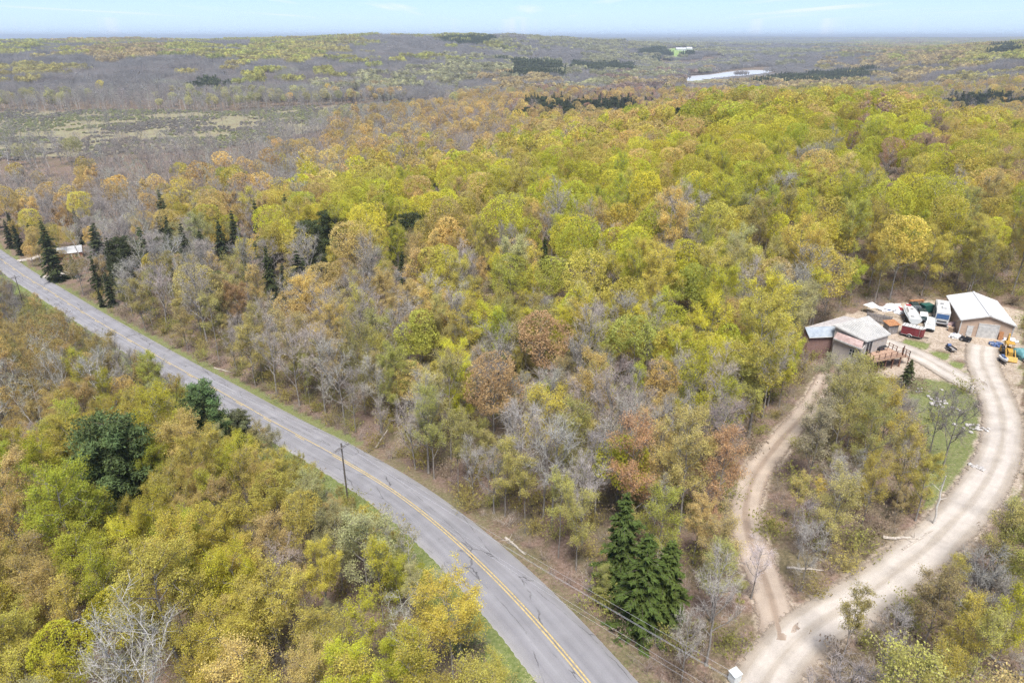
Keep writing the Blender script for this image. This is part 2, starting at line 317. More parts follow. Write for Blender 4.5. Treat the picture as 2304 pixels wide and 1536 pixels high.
def broadleaf(seed, H=16., R=4.0, base=0.35, limbs=13, subs=7, twigs=6, leaves=9, lsize=0.26, kind='leaf', lean=0.0, stems=1, up=0.55, trunk_r=0.17, twig_len=1.0, bend=0.25, bare_in=0.0, conic=0.0):
    """trunk, limbs, branches, twigs and leaf clumps; returns Parts with wood / twig / leaf"""
    r = np.random.default_rng(seed); P = Parts(); crz = (base+1)/2*H; rz = (1-base)/2*H*1.05
    S0, S1, R0, R1 = [], [], [], []; B0, B1, Q0, Q1 = [], [], [], []; T0, T1, U0, U1 = [], [], [], []; tipc, tipd = [], []
    for st in range(stems):
        off = np.array([0, 0, 0.]) if stems == 1 else np.r_[r.normal(size=2)*0.35, 0]
        ang0 = r.random()*6.28; spread = lean if stems == 1 else 0.10+0.14*r.random()
        top = np.array([math.cos(ang0)*spread*H, math.sin(ang0)*spread*H, H*(0.80+0.12*r.random())])
        n = 9; tt = np.linspace(0, 1, n)[:, None]
        trunk = off+top*tt+np.c_[np.cumsum(r.normal(size=(n, 2))*0.028*H*0.25, 0), np.zeros(n)]*tt**0.7
        trunk[0] = off; rad = trunk_r/math.sqrt(stems)*(1-0.86*tt[:, 0]**0.9)*(H/16)
        trunk[0, 2] = -0.5; rad[0] *= 1.35
        S0 += list(trunk[:-1]); S1 += list(trunk[1:]); R0 += list(rad[:-1]); R1 += list(rad[1:])
        for li in range(max(3, limbs//stems)):
            t = base*0.9+(0.97-base*0.9)*((li+r.random())/max(3, limbs//stems))**0.85
            k = min(n-2, int(t*(n-1))); f = t*(n-1)-k; p = trunk[k]*(1-f)+trunk[k+1]*f; rr = rad[k]*(1-f)+rad[k+1]*f
            az = li*2.399+r.normal()*0.4+st
            zt = p[2]+(0.10+up*0.28*r.random())*H*(1.1-0.5*t)
            zt = min(zt, H*0.97); e = max(0.0, 1-((zt-crz)/rz)**2)**0.5
            if conic: e *= 1-conic*(zt-base*H)/(H*(1-base)+1e-6)
            L = R*(0.55+0.35*r.random())*max(0.35, e)
            end = np.array([p[0]*0.6+trunk[-1, 0]*0.0+math.cos(az)*L, p[1]*0.6+math.sin(az)*L, zt])
            mid = (p+end)/2+np.array([math.cos(az), math.sin(az), -0.5])*L*0.13*r.random()+r.normal(size=3)*0.06*L
            seg = np.array([p, p*0.45+mid*0.55, mid, mid*0.4+end*0.6, end]); seg[1:-1] += r.normal(size=(3, 3))*bend*0.14*L/2
            lr = min(rr*0.72, 0.075*(H/16))*np.array([1, .8, .6, .42, .2])+0.008
            S0 += list(seg[:-1]); S1 += list(seg[1:]); R0 += list(lr[:-1]); R1 += list(lr[1:])
            for sb in range(subs):
                u = 0.28+0.72*(sb+r.random())/subs; k2 = min(3, int(u*4)); f2 = u*4-k2; q = seg[k2]*(1-f2)+seg[k2+1]*f2
                dr = unit(unit(end-p)*0.8+r.normal(size=3)*0.62+np.array([0, 0, up*0.75])); Ls = R*(0.22+0.20*r.random())*(1.15-0.45*u)
                m2 = q+dr*Ls*0.5+r.normal(size=3)*0.07*Ls; e2 = q+dr*Ls+np.array([0, 0, 0.10*Ls])
                B0 += [q, m2]; B1 += [m2, e2]; Q0 += [0.026, 0.018]; Q1 += [0.018, 0.008]
                tw_t = 0.2+0.8*r.random(twigs); a = np.where(tw_t[:, None] < 0.5, q+(m2-q)*tw_t[:, None]*2, m2+(e2-m2)*(tw_t[:, None]*2-1))
                td = unit(dr*0.7+r.normal(size=(twigs, 3))*0.75+np.array([0, 0, 0.35*up+0.1])); tl = twig_len*(0.5+0.8*r.random(twigs))[:, None]
                b = a+td*tl
                T0.append(a); T1.append(b); tipc.append(a); tipd.append(b-a)
    P.add('wood', tubes(S0, S1, R0, R1, 5)); P.add('wood', tubes(B0, B1, Q0, Q1, 3))
    T0 = np.concatenate(T0); T1 = np.concatenate(T1)
    sd = unit(np.cross(T1-T0, r.normal(size=T0.shape)))*0.021; P.add('twig', (np.stack([T0-sd, T0+sd, T1], 1).reshape(-1, 3), np.arange(len(T0)*3).reshape(-1, 3)), r.random(len(T0)).repeat(3)); P.tw = (T0, T1)
    if leaves > 0:
        c = np.concatenate(tipc); d = np.concatenate(tipd)
        if bare_in > 0:
            keep = r.random(len(c)) > bare_in; c = c[keep]; d = d[keep]
        n = len(c); C = (c[:, None]+d[:, None]*(0.25+0.85*r.random((n, leaves, 1)))+r.normal(size=(n, leaves, 3))*0.20*twig_len).reshape(-1, 3)
        va = np.clip(0.5+0.22*r.normal(size=n)[:, None]+0.16*r.normal(size=(n, leaves)), 0, 1).reshape(-1)
        P.add('leaf', leaf_quads(r, C, lsize, 0.25), va.repeat(3))
    return P
def bare_twigs(seed, **kw):
    """a leafless crown: one more order of fine twigs instead of leaves"""
    P = broadleaf(seed, leaves=0, **kw); r = np.random.default_rng(seed+99)
    a, b = P.tw; n = len(a); m = kw.get('twigs', 6) and 4
    t = 0.2+0.8*r.random((n, m, 1)); p = (a[:, None]+(b-a)[:, None]*t); L = np.linalg.norm(b-a, axis=1)[:, None, None]
    d = unit((b-a)[:, None]/L*0.9+r.normal(size=(n, m, 3))*0.55); q = p+d*L*(0.35+0.35*r.random((n, m, 1)))
    p = p.reshape(-1, 3); q = q.reshape(-1, 3)
    side = unit(np.cross(q-p, r.normal(size=p.shape)))*0.011
    Vt = np.stack([p-side, p+side, q], 1).reshape(-1, 3); F = np.arange(len(Vt)).reshape(-1, 3)
    P.d['fine'] = [[Vt], [F], len(Vt), [r.random(len(p)).repeat(3)]]
    return P
def conifer(seed, H=15., R=2.6, levels=30, base=0.06, droop=0.35, nlen=0.40, style='hemlock', dens=1.0):
    r = np.random.default_rng(seed); P = Parts(); S0, S1, R0, R1 = [], [], [], []; C, A, va = [], [], []
    n = 8; tt = np.linspace(0, 1, n); tr = np.c_[np.cumsum(r.normal(size=(n, 2))*0.04, 0), tt*H]; tr[0] = (0, 0, -0.4); rad = 0.19*(1-0.95*tt)*(H/15)+0.01
    S0 += list(tr[:-1]); S1 += list(tr[1:]); R0 += list(rad[:-1]); R1 += list(rad[1:])
    for lv in range(levels):
        f = base+(0.985-base)*(lv+0.4*r.random())/levels; z = f*H
        if style == 'pine':
            e = math.sqrt(max(0.02, 1-((f-0.55)/0.52)**2)); nb = 6; Lr = R*e
        else:
            e = (1-f)**0.72+0.03; nb = 8 if f < 0.7 else 6; Lr = R*e*(.55+.65*r.random())
        c0 = np.array([np.interp(f, tt, tr[:, 0]), np.interp(f, tt, tr[:, 1]), z])
        for b in range(nb):
            az = b*6.283/nb+lv*1.1+r.normal()*0.22; L = Lr*(0.5+0.7*r.random())
            rise = (0.12 if style == 'pine' else -droop+0.45*f)*L
            e1 = c0+np.array([math.cos(az)*L, math.sin(az)*L, rise]); mid = (c0+e1)/2+np.array([0, 0, 0.10*L])
            S0 += [c0, mid]; S1 += [mid, e1]; R0 += [0.03, 0.02]; R1 += [0.02, 0.006]
            k = max(6, int(L*(44 if style == 'pine' else 30)*(.55/nlen)**.0*dens))
            if style == 'pine':
                u = 1-0.65*r.random(k)**1.4; pos = c0+(e1-c0)*u[:, None]+r.normal(size=(k, 3))*np.array([.38, .38, .20]); pos[:, 2] += 0.15*L*u*(1-u)
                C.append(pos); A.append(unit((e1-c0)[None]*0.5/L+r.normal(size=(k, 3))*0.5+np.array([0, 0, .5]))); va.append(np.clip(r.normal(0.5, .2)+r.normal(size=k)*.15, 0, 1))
            else:
                u = 0.10+0.95*r.random(k)**0.75; w = 0.24*L*(1.1-u)+0.12; sd = np.array([-math.sin(az), math.cos(az), 0])
                q = r.uniform(-1, 1, k)*w; pos = c0+(e1-c0)*u[:, None]+sd*q[:, None]; pos[:, 2] += 0.16*L*u*(1-u)-0.30*np.abs(q)-0.10*L*u**3+r.normal(size=k)*0.05
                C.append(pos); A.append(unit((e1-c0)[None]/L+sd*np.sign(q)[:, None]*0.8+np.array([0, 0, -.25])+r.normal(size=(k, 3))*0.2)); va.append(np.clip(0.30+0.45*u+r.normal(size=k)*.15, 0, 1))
    P.add('wood', tubes(S0, S1, R0, R1, 4)); C = np.concatenate(C); A = np.concatenate(A); va = np.concatenate(va)
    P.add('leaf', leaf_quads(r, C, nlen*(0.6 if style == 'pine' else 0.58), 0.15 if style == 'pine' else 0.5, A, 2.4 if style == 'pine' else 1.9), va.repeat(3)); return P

def dome(seed, H, R, n=1700, lobes=17, ls=.34):
    """a closed leafy crown seen from afar: foliage on the outside of many overlapping boughs, over a trunk with limbs"""
    r = np.random.default_rng(seed); P = broadleaf(seed, H*.9, R*.9, base=.3, limbs=8, subs=3, twigs=1, leaves=0); P.d.pop('twig')
    d = unit(r.normal(size=(lobes, 3))+np.array([0, 0, .55])); d[:, 2] = np.clip(d[:, 2], -.45, 1); c = np.array([0, 0, H*.63])+d*np.array([R*.62, R*.62, H*.22])*(.8+.35*r.random((lobes, 1))); rad = R*(.34+.16*r.random(lobes))
    k = r.integers(0, lobes, n*2); q = unit(r.normal(size=(n*2, 3))); q[:, 2] *= .85; C = c[k]+q*rad[k][:, None]*(.82+.3*r.random((n*2, 1)))
    inside = (np.linalg.norm(C[:, None]-c[None], axis=2) < rad[None]*.78).any(1); C = C[~inside][:n]; kk = k[~inside][:n]
    tv = r.random(lobes); P.add('leaf', leaf_quads(r, C, ls, .3), np.clip(.25+.4*tv[kk]+.18*r.normal(size=len(C)), 0, 1).repeat(3)); return P
WOOD = {'leaf': M_BARK}
PROTO = {}       # kind -> list of (wood mesh, crown mesh, whole mesh, height, crown radius)
def proto(kind, P, H, R, bark, crown_keys, crown_mats):
    wk = ['wood']
    w = P.mesh(kind+'_trunk', wk, [bark]); c = P.mesh(kind+'_crown', crown_keys, crown_mats)
    a = P.mesh(kind+'_whole', wk+crown_keys, [bark]+crown_mats)
    PROTO.setdefault(kind, []).append((w, c, a, H, R))
for i in range(6):        # full spring foliage
    H = 15+i*0.8; R = 3.6+0.35*(i % 3)
    proto('broadleaf', broadleaf(100+i, H, R, base=0.28+0.03*(i % 3), limbs=15, subs=7, twigs=6, leaves=36, lsize=0.088, up=0.55), H, R, M_BARK, ['twig', 'leaf'], [M_TWIG_GREY, M_LEAF])
for i in range(5):        # taller, closed and domed, as they stand on the hill
    H = 15.5+i*0.8; R = 4.2+0.35*(i % 3)
    proto('broadleaf', dome(120+i, H, R, n=7500, lobes=22+2*i, ls=.165), H, R, M_BARK, ['leaf'], [M_LEAF])
DOMED = range(6, 11)
for i in range(5):        # open crowns just breaking bud
    H = 13+i*1.0; R = 2.8+0.3*(i % 3)
    proto('budding', broadleaf(140+i, H, R, base=0.22, limbs=13, subs=7, twigs=7, leaves=20, lsize=0.080, up=0.75, twig_len=0.95, trunk_r=0.13), H, R, M_BARK, ['twig', 'leaf'], [M_TWIG_GREY, M_LEAF])
for i in range(3):        # slim poles with tufts high up
    H = 14+i*1.5; R = 1.9+0.2*i
    proto('budding', broadleaf(150+i, H, R, base=0.45, limbs=10, subs=6, twigs=6, leaves=20, lsize=0.082, up=0.8, twig_len=0.8, trunk_r=0.11), H, R, M_BARK, ['twig', 'leaf'], [M_TWIG_GREY, M_LEAF])
for i in range(5):        # leafless
    H = 14.5+i*1.0; R = 3.3+0.4*(i % 3)
    proto('bare', bare_twigs(160+i, H=H, R=R, base=0.30, limbs=14, subs=8, twigs=7, up=0.8, twig_len=1.1), H, R, M_BARK, ['twig', 'fine'], [M_TWIG, M_TWIG])
for i in range(4):        # white bark, thin crown
    H = 15+i*1.2; R = 2.8+0.4*(i % 2)
    proto('birch', broadleaf(180+i, H=H, R=R, base=0.36, limbs=11, subs=7, twigs=7, leaves=2, lsize=0.15, up=0.7, lean=0.05*(i % 3), trunk_r=0.15, stems=1+(i % 2), twig_len=1.0), H, R, M_BIRCH, ['twig', 'leaf'], [M_TWIG_WHITE, M_LEAF])
proto('birch', broadleaf(191, H=15., R=4.8, base=0.30, limbs=16, subs=9, twigs=9, leaves=3, lsize=0.08, up=1.35, trunk_r=0.2, stems=2, twig_len=1.0, bend=.45), 15., 4.8, M_BIRCH, ['twig', 'leaf'], [M_TWIG_WHITE, M_LEAF])
for i in range(3):
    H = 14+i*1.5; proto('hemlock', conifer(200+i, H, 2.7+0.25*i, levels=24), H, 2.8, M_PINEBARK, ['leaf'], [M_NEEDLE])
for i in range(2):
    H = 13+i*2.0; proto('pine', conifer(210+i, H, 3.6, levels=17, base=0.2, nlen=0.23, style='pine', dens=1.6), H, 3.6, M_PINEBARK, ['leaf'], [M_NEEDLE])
# ---------------------------------------------------------------- where things stand (pixels of the photograph, carried onto the terrain)
def gline(pts, w, step=1.2, it=25):
    p = [on_ground(*q) for q in pts]; q = smooth_line(p, step, it); q[:, 2] = ground_h(q[:, 0], q[:, 1]); return q
DRIVE_R = gline([(1650,1700),(1690,1590),(1712,1536),(1740,1478),(1800,1420),(1880,1378),(1960,1335),(2050,1262),(2130,1195),(2200,1115),(2245,1040),(2262,970),(2250,905),(2222,850),(2205,810),(2212,778)], 5)
DRIVE_L = gline([(1756,1440),(1754,1410),(1745,1360),(1722,1300),(1690,1235),(1668,1170),(1675,1110),(1705,1050),(1762,985),(1805,940),(1840,895),(1862,850)], 4)
DRIVE_U = gline([(2215,880),(2170,862),(2120,828),(2065,792),(2020,776),(1985,770)], 4)
LANES = [(DRIVE_R, 4.6), (DRIVE_L, 3.0), (DRIVE_U, 4.0)]
SIDE1 = gline([(40,587),(62,582),(90,577)], 3); SIDE2 = gline([(96,624),(115,620),(150,612)], 3)

YARD_PX = [(1830,770),(1870,720),(1950,690),(2100,672),(2304,690),(2304,1130),(2262,1090),(2270,980),(2230,880),(2150,860),(2060,858),(1985,850),(1925,822),(1880,800)]
LAWN_PX = [(2040,850),(2150,850),(2225,900),(2250,980),(2230,1060),(2150,1160),(2095,1200),(2075,1150),(2085,1040),(2070,960),(2030,890)]
CLEAR = [  # parts of the picture where nothing leafy stands in front
 [(0,562),(97,620),(160,660),(233,707),(320,757),(393,792),(500,847),(600,900),(760,983),(858,1042),(957,1117),(1035,1168),(1114,1223),(1193,1294),(1271,1361),(1330,1420),(1405,1502),(1440,1560),
  (1215,1560),(1170,1470),(1110,1392),(1050,1321),(992,1262),(922,1207),(850,1152),(792,1109),(745,1062),(690,1025),(640,985),(585,940),(500,895),(430,852),(350,795),(265,740),(195,712),(123,690),(0,603)],
 [(752,1025),(800,1025),(800,1098),(770,1098)],
 [(1798,758),(1803,732),(1880,705),(1950,692),(2100,668),(2140,655),(2290,680),(2304,720),(2304,1085),(2262,1090),(2215,1130),(2150,1200),(2080,1265),(2010,1310),(1975,1320),(2050,1230),(2120,1150),(2170,1080),(2200,1000),(2205,930),(2170,880),(2110,850),(2040,852),(1990,838),(1938,805),(1900,795),(1850,770)],
 [(1655,1140),(1668,1085),(1735,1000),(1790,950),(1838,905),(1845,925),(1800,985),(1745,1045),(1708,1105),(1695,1145)],
 [(1705,1395),(1735,1345),(1800,1365),(1820,1390),(1750,1440),(1715,1500),(1700,1470)],
 [(30,625),(60,700),(75,700),(50,625)], [(142,545),(185,541),(187,558),(144,562)]]
CELLS_Y = [60,130,170,210,260,330,400,480,580,700,830,980,1150,1330,1700]
CELLS = [ # 12 columns each: L lime, Y gold, O orange, R rust, S sage, B olive brown, G grey bare, P pinkish bare, W white bark, D conifer, M marsh
 ["GLG","GLO","GLG","GLY","LGG","LGG","GSG","SGG","SGG","SGG","LGO","OYL"],
 ["GPYG","GPGG","YGPG","GGPL","GGGP","GGS","GGSD","GDSS","GGGS","GGP","OPGY","OYPG"],
 ["GGP","GGWG","GGPG","GGWP","GGSP","GGSG","SGGO","OPRP","GPGO","GDPO","OPGY","OYPG"],
 ["GWSG","GGWP","GWGS","GSWG","GWOP","OPGO","OPRO","OPDR","LYO","LYY","LYO","PGO"],
 ["GWSG","MM","MM","MGM","WGGO","OPGP","OPOY","YLO","LYL","LYLO","LYRL","LYO"],
 ["MM","MGPM","WGPG","WGGO","GOPY","OPYL","LYOL","LYOL","LYLL","LLYG","LLYR","LYLR"],
 ["OPG","GWOP","GYOP","YOLG","LYLL","LYOL","LYL","LYLL","LYGL","LYOL","LYLG","LYOB"],
 ["OYDO","GWDG","GOYDS","YBOLD","LBLYD","BOYLL","LGYL","GPOLL","LYLB","LLYY","LYLB","BYLL"],
 ["OGB","WGDDB","GBDOG","OBGDG","GBOGG","GYOLG","LYYS","LYLL","GBYLS","GBSYL","BYSB","BYB"],
 ["OOGB","WGO","GBGG","GOBGG","OBYGG","GLBYG","LYGGB","GLGLB","LLGYO","OLYSG","SYBY","SYB"],
 ["OGWO","YOLY","YLSY","YSD","GBGGB","BLGLG","LYBOG","OGPGO","GPLGB","SYGBG","YYSB","YB"],
 ["LYOL","YLLY","OYLL","YOSY","YGY","BBGBL","BBLGB","GOPGB","ROYGP","GPGP","YYPG","YG"],
 ["OOYY","LYLL","YLOL","YOPL","YLGS","LGW","BBGB","BDBG","DLBG","PGPB","PGBY","YL"],
 ["YLOY","YLSL","YLOB","YLYO","YYLY","YYG","YGS","BGB","BOGB","BYSG","YLSB","BGGB"]]
TINT = {'L': [(.60,.59,.075),(.64,.60,.085),(.54,.55,.085),(.61,.57,.09)], 'Y': [(.63,.54,.12),(.61,.54,.14),(.65,.56,.14),(.59,.50,.13)],
        'O': [(.66,.51,.19),(.63,.49,.21),(.67,.53,.21),(.61,.47,.20)], 'R': [(.50,.34,.25),(.54,.35,.23),(.47,.34,.26)], 'S': [(.54,.52,.25),(.56,.53,.27),(.50,.48,.23)],
        'B': [(.50,.45,.17),(.53,.47,.18),(.47,.45,.15),(.51,.42,.20)], 'G': [(.37,.34,.31),(.40,.365,.335),(.34,.315,.29)], 'P': [(.41,.35,.31),(.39,.33,.295),(.42,.36,.315)],
        'W': [(.46,.45,.33),(.43,.42,.30)], 'D': [(.085,.10,.042),(.095,.11,.048),(.075,.088,.042)], 'M': [(.2,.2,.08)]}
def cell_codes(px, py, r, q=None):
    n = len(px); j = np.clip(np.searchsorted(CELLS_Y, py+r.normal(size=n)*np.clip(py*.05, 4, 16))-1, 0, 13); i = np.clip((px+r.normal(size=n)*45)/192, 0, 11).astype(int); q = r.random(n) if q is None else np.clip(q, 0, .999)
    return [CELLS[a][b][int(k*len(CELLS[a][b]))] for a, b, k in zip(j, i, q)]

T = []      # trees: dict(x, y, z, kind, pi, s, rz, tint, code, H, R)
def put_tree(x, y, code, r, kind=None, scale=None, tint=None, pi=None, hand=None, hmul=1.0):
    if kind is None:
        if code in 'LYOS': kind = 'broadleaf' if r.random() < (0.5 if y < 230 else .78) else 'budding'
        elif code in 'RB': kind = 'budding' if r.random() < 0.75 else 'broadleaf'
        elif code in 'GP': kind = 'bare'
        elif code == 'W': kind = 'birch'
        else: kind = 'hemlock' if r.random() < 0.75 else 'pine'
    pl = PROTO[kind]
    if pi is None: pi = int(r.integers(len(pl))) if kind != 'broadleaf' else int(r.choice(DOMED)) if r.random() < (.12 if y < 95 else .55 if y < 150 else .85) else int(r.integers(6))
    s = (0.74+0.50*r.random())*hmul if scale is None else scale
    t = TINT[code][r.integers(len(TINT[code]))] if tint is None else tint
    if tint is None: k = 0.82+0.40*r.random(); t = tuple(float(v)*k*(0.96+.08*r.random()) for v in t)
    elif code in 'GPW': t = (t[0]*.85, min(t[1], t[0]*.96)*.85, min(t[2], t[0]*.90)*.85)
    elif code == 'D': k = 1.35 if kind == 'pine' else 1.0; t = (t[0]*1.7*k, t[1]*1.25*k, t[2]*1.05*k)
    elif code in 'LYOSB': q = (t[0]/t[1])**(0.62 if t[0] > t[1] else .3); g = t[1]*(1.0 if q < 1.1 else 1.12); t = (g*q, g, t[2]*1.25+.03)
    return dict(x=x, y=y, kind=kind, pi=pi, s=s, rz=r.random()*6.283, tint=t, code=code, H=pl[pi][3]*s, R=pl[pi][4]*s, hand=hand, w=0.86+.30*r.random() if hand is None else 1.3 if kind == 'hemlock' and y < 100 else 1.0)
def blocked(ts):
    """which crowns reach into a part of the picture that the photograph leaves open"""
    a = np.array([0, 0, -1, 1, -.8, .8, 0, -.55, .55]); b = np.array([1.0, .8, .72, .72, .5, .5, .55, .9, .9])
    x, y, z, H, R = (np.array([t[k] for t in ts])[:, None] for k in ('x', 'y', 'z', 'H', 'R'))
    px, py, dp = project(x+a*R*.86, y+0*a, z+b*H); bad = np.zeros(len(ts), bool)
    for poly in CLEAR: bad |= in_poly(poly, px, py).any(1)
    cx, cy_, dc = project(x[:, 0], y[:, 0], z[:, 0]+H[:, 0]*.68)      # nor stand before a tree that shows in full
    for t in T[:NH]:
        qx, qy, qd = project(t['x'], t['y'], t['z']+t['H']*(.5 if t['kind'] == 'hemlock' else .66)); f = FPX/qd
        w = t['R']*f*.95+R[:, 0]*FPX/dc*.55; h = t['H']*f*(.42 if t['kind'] == 'hemlock' else .28)+H[:, 0]*.22*FPX/dc
        bad |= (dc < qd) & (((cx-qx)/w)**2+((cy_-qy)/h)**2 < 1)
    bad |= (dc < 62) & (np.abs(cx-310) < 95) & (cy_ > 1380)
    return bad
# trees one can single out in the photograph: (pixel of the trunk's foot, height, kind, code, tint, prototype, label)
NOTABLE = [
 ((352,905),11.0,'broadleaf','L',(0.470,0.532,0.074),2,"bright lime tree standing alone on the road's near edge"),
 ((300,1185),16.5,'pine','D',(0.054,0.101,0.047),0,"large dark green pine among golden trees in the near woods"),
 ((478,1018),13.0,'pine','D',(0.057,0.115,0.054),1,"deep green pine leaning over the road's near edge"),
 ((548,1005),7.0,'pine','D',(0.074,0.108,0.068),0,"small pine at the road edge beside the deep green pine"),
 ((1437,1425),12.5,'hemlock','D',(0.046,0.084,0.027),1,"dark hemlock nearest the roadside bank and wires"),
 ((1487,1400),10.5,'hemlock','D',(0.054,0.095,0.030),0,"short dark hemlock right of the two by the bank"),
 ((1392,1335),13.0,'hemlock','D',(0.049,0.089,0.030),2,"dark hemlock left of and behind the two by the bank"),
 ((1475,1290),11.0,'budding','L',(0.445,0.459,0.061),1,"acid-green small tree tangled with the roadside hemlocks"),
 ((1410,1200),16.0,'budding','R',(.58,.36,.20),2,"rust-orange tree with a narrow crown behind the hemlocks"),
 ((1602,1185),13.5,'budding','R',(.60,.39,.22),0,"coral-orange tree beside the dirt track"),
 ((1528,1195),16.5,'broadleaf','Y',(0.595,0.459,0.139),4,"tall pale gold tree between the two orange trees"),
 ((335,1650),15.5,'birch','W',(.48,.47,.30),4,"big white-limbed birch spreading in the nearest woods"),
 ((1690,1345),8.2,'bare','W',(0.700,0.620,0.737),3,"small white bare tree over the dirt track"),
 ((2120,1055),12.0,'bare','G',(0.233,0.203,0.217),2,"dark bare multi-stemmed tree on the lawn by the driveway"),
 ((2090,1020),9.5,'bare','G',(0.258,0.227,0.230),0,"thin bare tree on the lawn beside the multi-stemmed tree"),
 ((2035,870),5.2,'hemlock','D',(0.061,0.095,0.047),0,"small dark spruce in the garden below the deck"),
 ((1225,620),10.5,'hemlock','D',(0.047,0.081,0.034),1,"dark conifer alone among lime trees in the middle wood"),
 ((980,430),13.5,'hemlock','D',(0.047,0.074,0.041),2,"pointed dark spruce rising above the yellow canopy"),
 ((505,590),15.0,'hemlock','D',(0.043,0.074,0.038),0,"dark spruce beside grey trees above the roadside wood"),
 ((735,580),14.0,'hemlock','D',(0.046,0.078,0.041),1,"dark spruce on the slope among olive trees"),
 ((612,660),14.5,'hemlock','D',(0.049,0.081,0.038),2,"dark hemlock in the wood above the road"),
 ((390,570),14.0,'hemlock','D',(0.047,0.074,0.038),0,"dark spruce left of the tall pale-trunked tree"),
 ((255,690),11.0,'hemlock','D',(0.041,0.068,0.038),1,"broad dark hemlock above the brushy road bank"),
 ((225,660),12.0,'hemlock','D',(0.041,0.065,0.035),2,"dark hemlock behind the brushy road bank"),
 ((50,575),12.0,'hemlock','D',(0.034,0.057,0.034),0,"near-black spruce at the side lane by the far road"),
 ((28,560),12.0,'hemlock','D',(0.034,0.057,0.034),1,"near-black spruce on the far road's verge"),
 ((330,640),17.0,'birch','W',(.48,.47,.30),2,"tall pale-trunked tree with bare fanned limbs above the road"),
 ((345,740),8.0,'birch','W',(.48,.47,.30),0,"white leaning birch over the road bank"),
 ((400,700),11.0,'birch','W',(.48,.47,.30),3,"crooked white birch behind the leaning birch"),
 ((75,960),14.0,'birch','W',(.48,.47,.30),3,"white dead birch with broken limbs at the picture's left edge"),
 ((110,1000),13.0,'birch','W',(.48,.47,.30),1,"white twin-trunked birch near the left edge"),
 ((20,1010),12.0,'birch','W',(.48,.47,.30),0,"leaning white birch cut by the left edge"),
 ((885,1270),9.0,'birch','W',(.48,.47,.30),2,"slim white birch at the road edge near the utility pole"),
 ((925,1310),8.5,'birch','W',(.48,.47,.30),0,"second slim white birch at the road edge"),
 ((1005,1385),7.0,'birch','W',(.48,.47,.30),2,"white birch leaning over the road edge"),
 ((150,540),13.5,'broadleaf','O',(0.645,0.362,0.126),0,"round orange tree beside the far spruces"),
 ((55,520),14.5,'broadleaf','O',(0.570,0.362,0.152),3,"large tan-orange tree at the left edge beyond the road"),
 ((540,740),13.5,'broadleaf','O',(0.545,0.288,0.113),1,"orange domed tree above the road bend"),
 ((1215,900),17.0,'broadleaf','O',(0.645,0.349,0.152),7,"broad orange tree in the middle of the wood"),
 ((1110,1010),16.5,'broadleaf','O',(0.607,0.349,0.139),8,"orange-topped tree in front of the broad orange tree"),
 ((950,880),17.0,'broadleaf','L',(0.545,0.545,0.074),6,"brilliant yellow-green tree beside the bare wood"),
 ((895,960),16.0,'broadleaf','L',(0.470,0.471,0.087),3,"lime-yellow tree rising over the roadside wood"),
 ((1895,640),19.0,'broadleaf','L',(0.545,0.545,0.087),5,"tall bright lime tree on the hillside beyond the house"),
 ((1700,600),17.0,'broadleaf','Y',(0.470,0.362,0.100),2,"ochre tree left of the tall bright lime tree"),
 ((1150,720),16.5,'broadleaf','L',(0.520,0.557,0.074),8,"vivid lime crown in the centre of the wood"),
 ((1240,730),16.5,'broadleaf','L',(0.545,0.557,0.074),9,"second vivid lime crown at the wood's centre"),
 ((1545,760),16.0,'broadleaf','L',(0.395,0.484,0.074),6,"fresh green tree above the pale olive canopy"),
 ((1420,890),15.5,'broadleaf','L',(0.420,0.496,0.087),7,"fresh green rounded tree beside grey bare trees"),
 ((1020,1530),12.5,'broadleaf','Y',(0.670,0.496,0.074),1,"brilliant golden tree at the road's near edge"),
 ((640,1500),12.5,'broadleaf','Y',(0.595,0.471,0.087),1,"broad golden tree in the near woods"),
 ((740,1400),10.5,'broadleaf','Y',(0.645,0.532,0.074),4,"lemon-yellow tree standing behind the broad golden tree"),
 ((2285,1370),11.0,'broadleaf','L',(0.470,0.459,0.087),0,"leafy green tree at the right edge by the driveway"),
 ((2010,1160),12.0,'budding','Y',(0.570,0.423,0.087),3,"golden feathery tree at the lawn's edge inside the drive loop"),
 ((2060,1170),9.0,'broadleaf','Y',(0.545,0.459,0.087),5,"yellow-green bushy tree leaning over the drive loop"),
 ((1868,1050),14.5,'budding','Y',(.5,.42,.12),3,"slender gold tree in front of the house's porch"),
 ((1935,1075),11.5,'budding','L',(.46,.44,.1),1,"lime tree rising in the middle of the drive loop"),
 ((1945,985),9.5,'budding','Y',(.52,.42,.09),4,"feathery gold tree right under the deck"),
 ((1815,1090),12.0,'budding','B',(.45,.38,.2),0,"olive thin tree between dirt track and drive loop"),
 ((1970,1040),12.0,'budding','Y',(0.620,0.459,0.074),2,"tall golden tree below the deck"),
 ((1905,1010),14.0,'budding','L',(0.545,0.484,0.113),0,"pale lime tree in front of the house"),
 ((1840,1000),15.0,'budding','S',(0.495,0.459,0.191),4,"pale sage tree in front of the house's grey roof"),
 ((2385,640),17,'hemlock','D',(0.038,0.061,0.032),2,"dark hemlock at the right edge behind the barn"),
 ((1905,370),13,'bare','R',(0.333,0.179,0.178),1,"dark maroon round tree near the hill's crest"),
 ((2310,440),14,'bare','R',(0.395,0.154,0.152),2,"dark red tree on the hillside at the right edge"),
 ((1985,430),14,'bare','G',(0.470,0.435,0.477),2,"round grey bare tree on the hillside"),
 ((575,560),13,'bare','G',(0.370,0.337,0.412),1,"round lavender-grey bare tree above the roadside wood"),
]
r = np.random.default_rng(31)
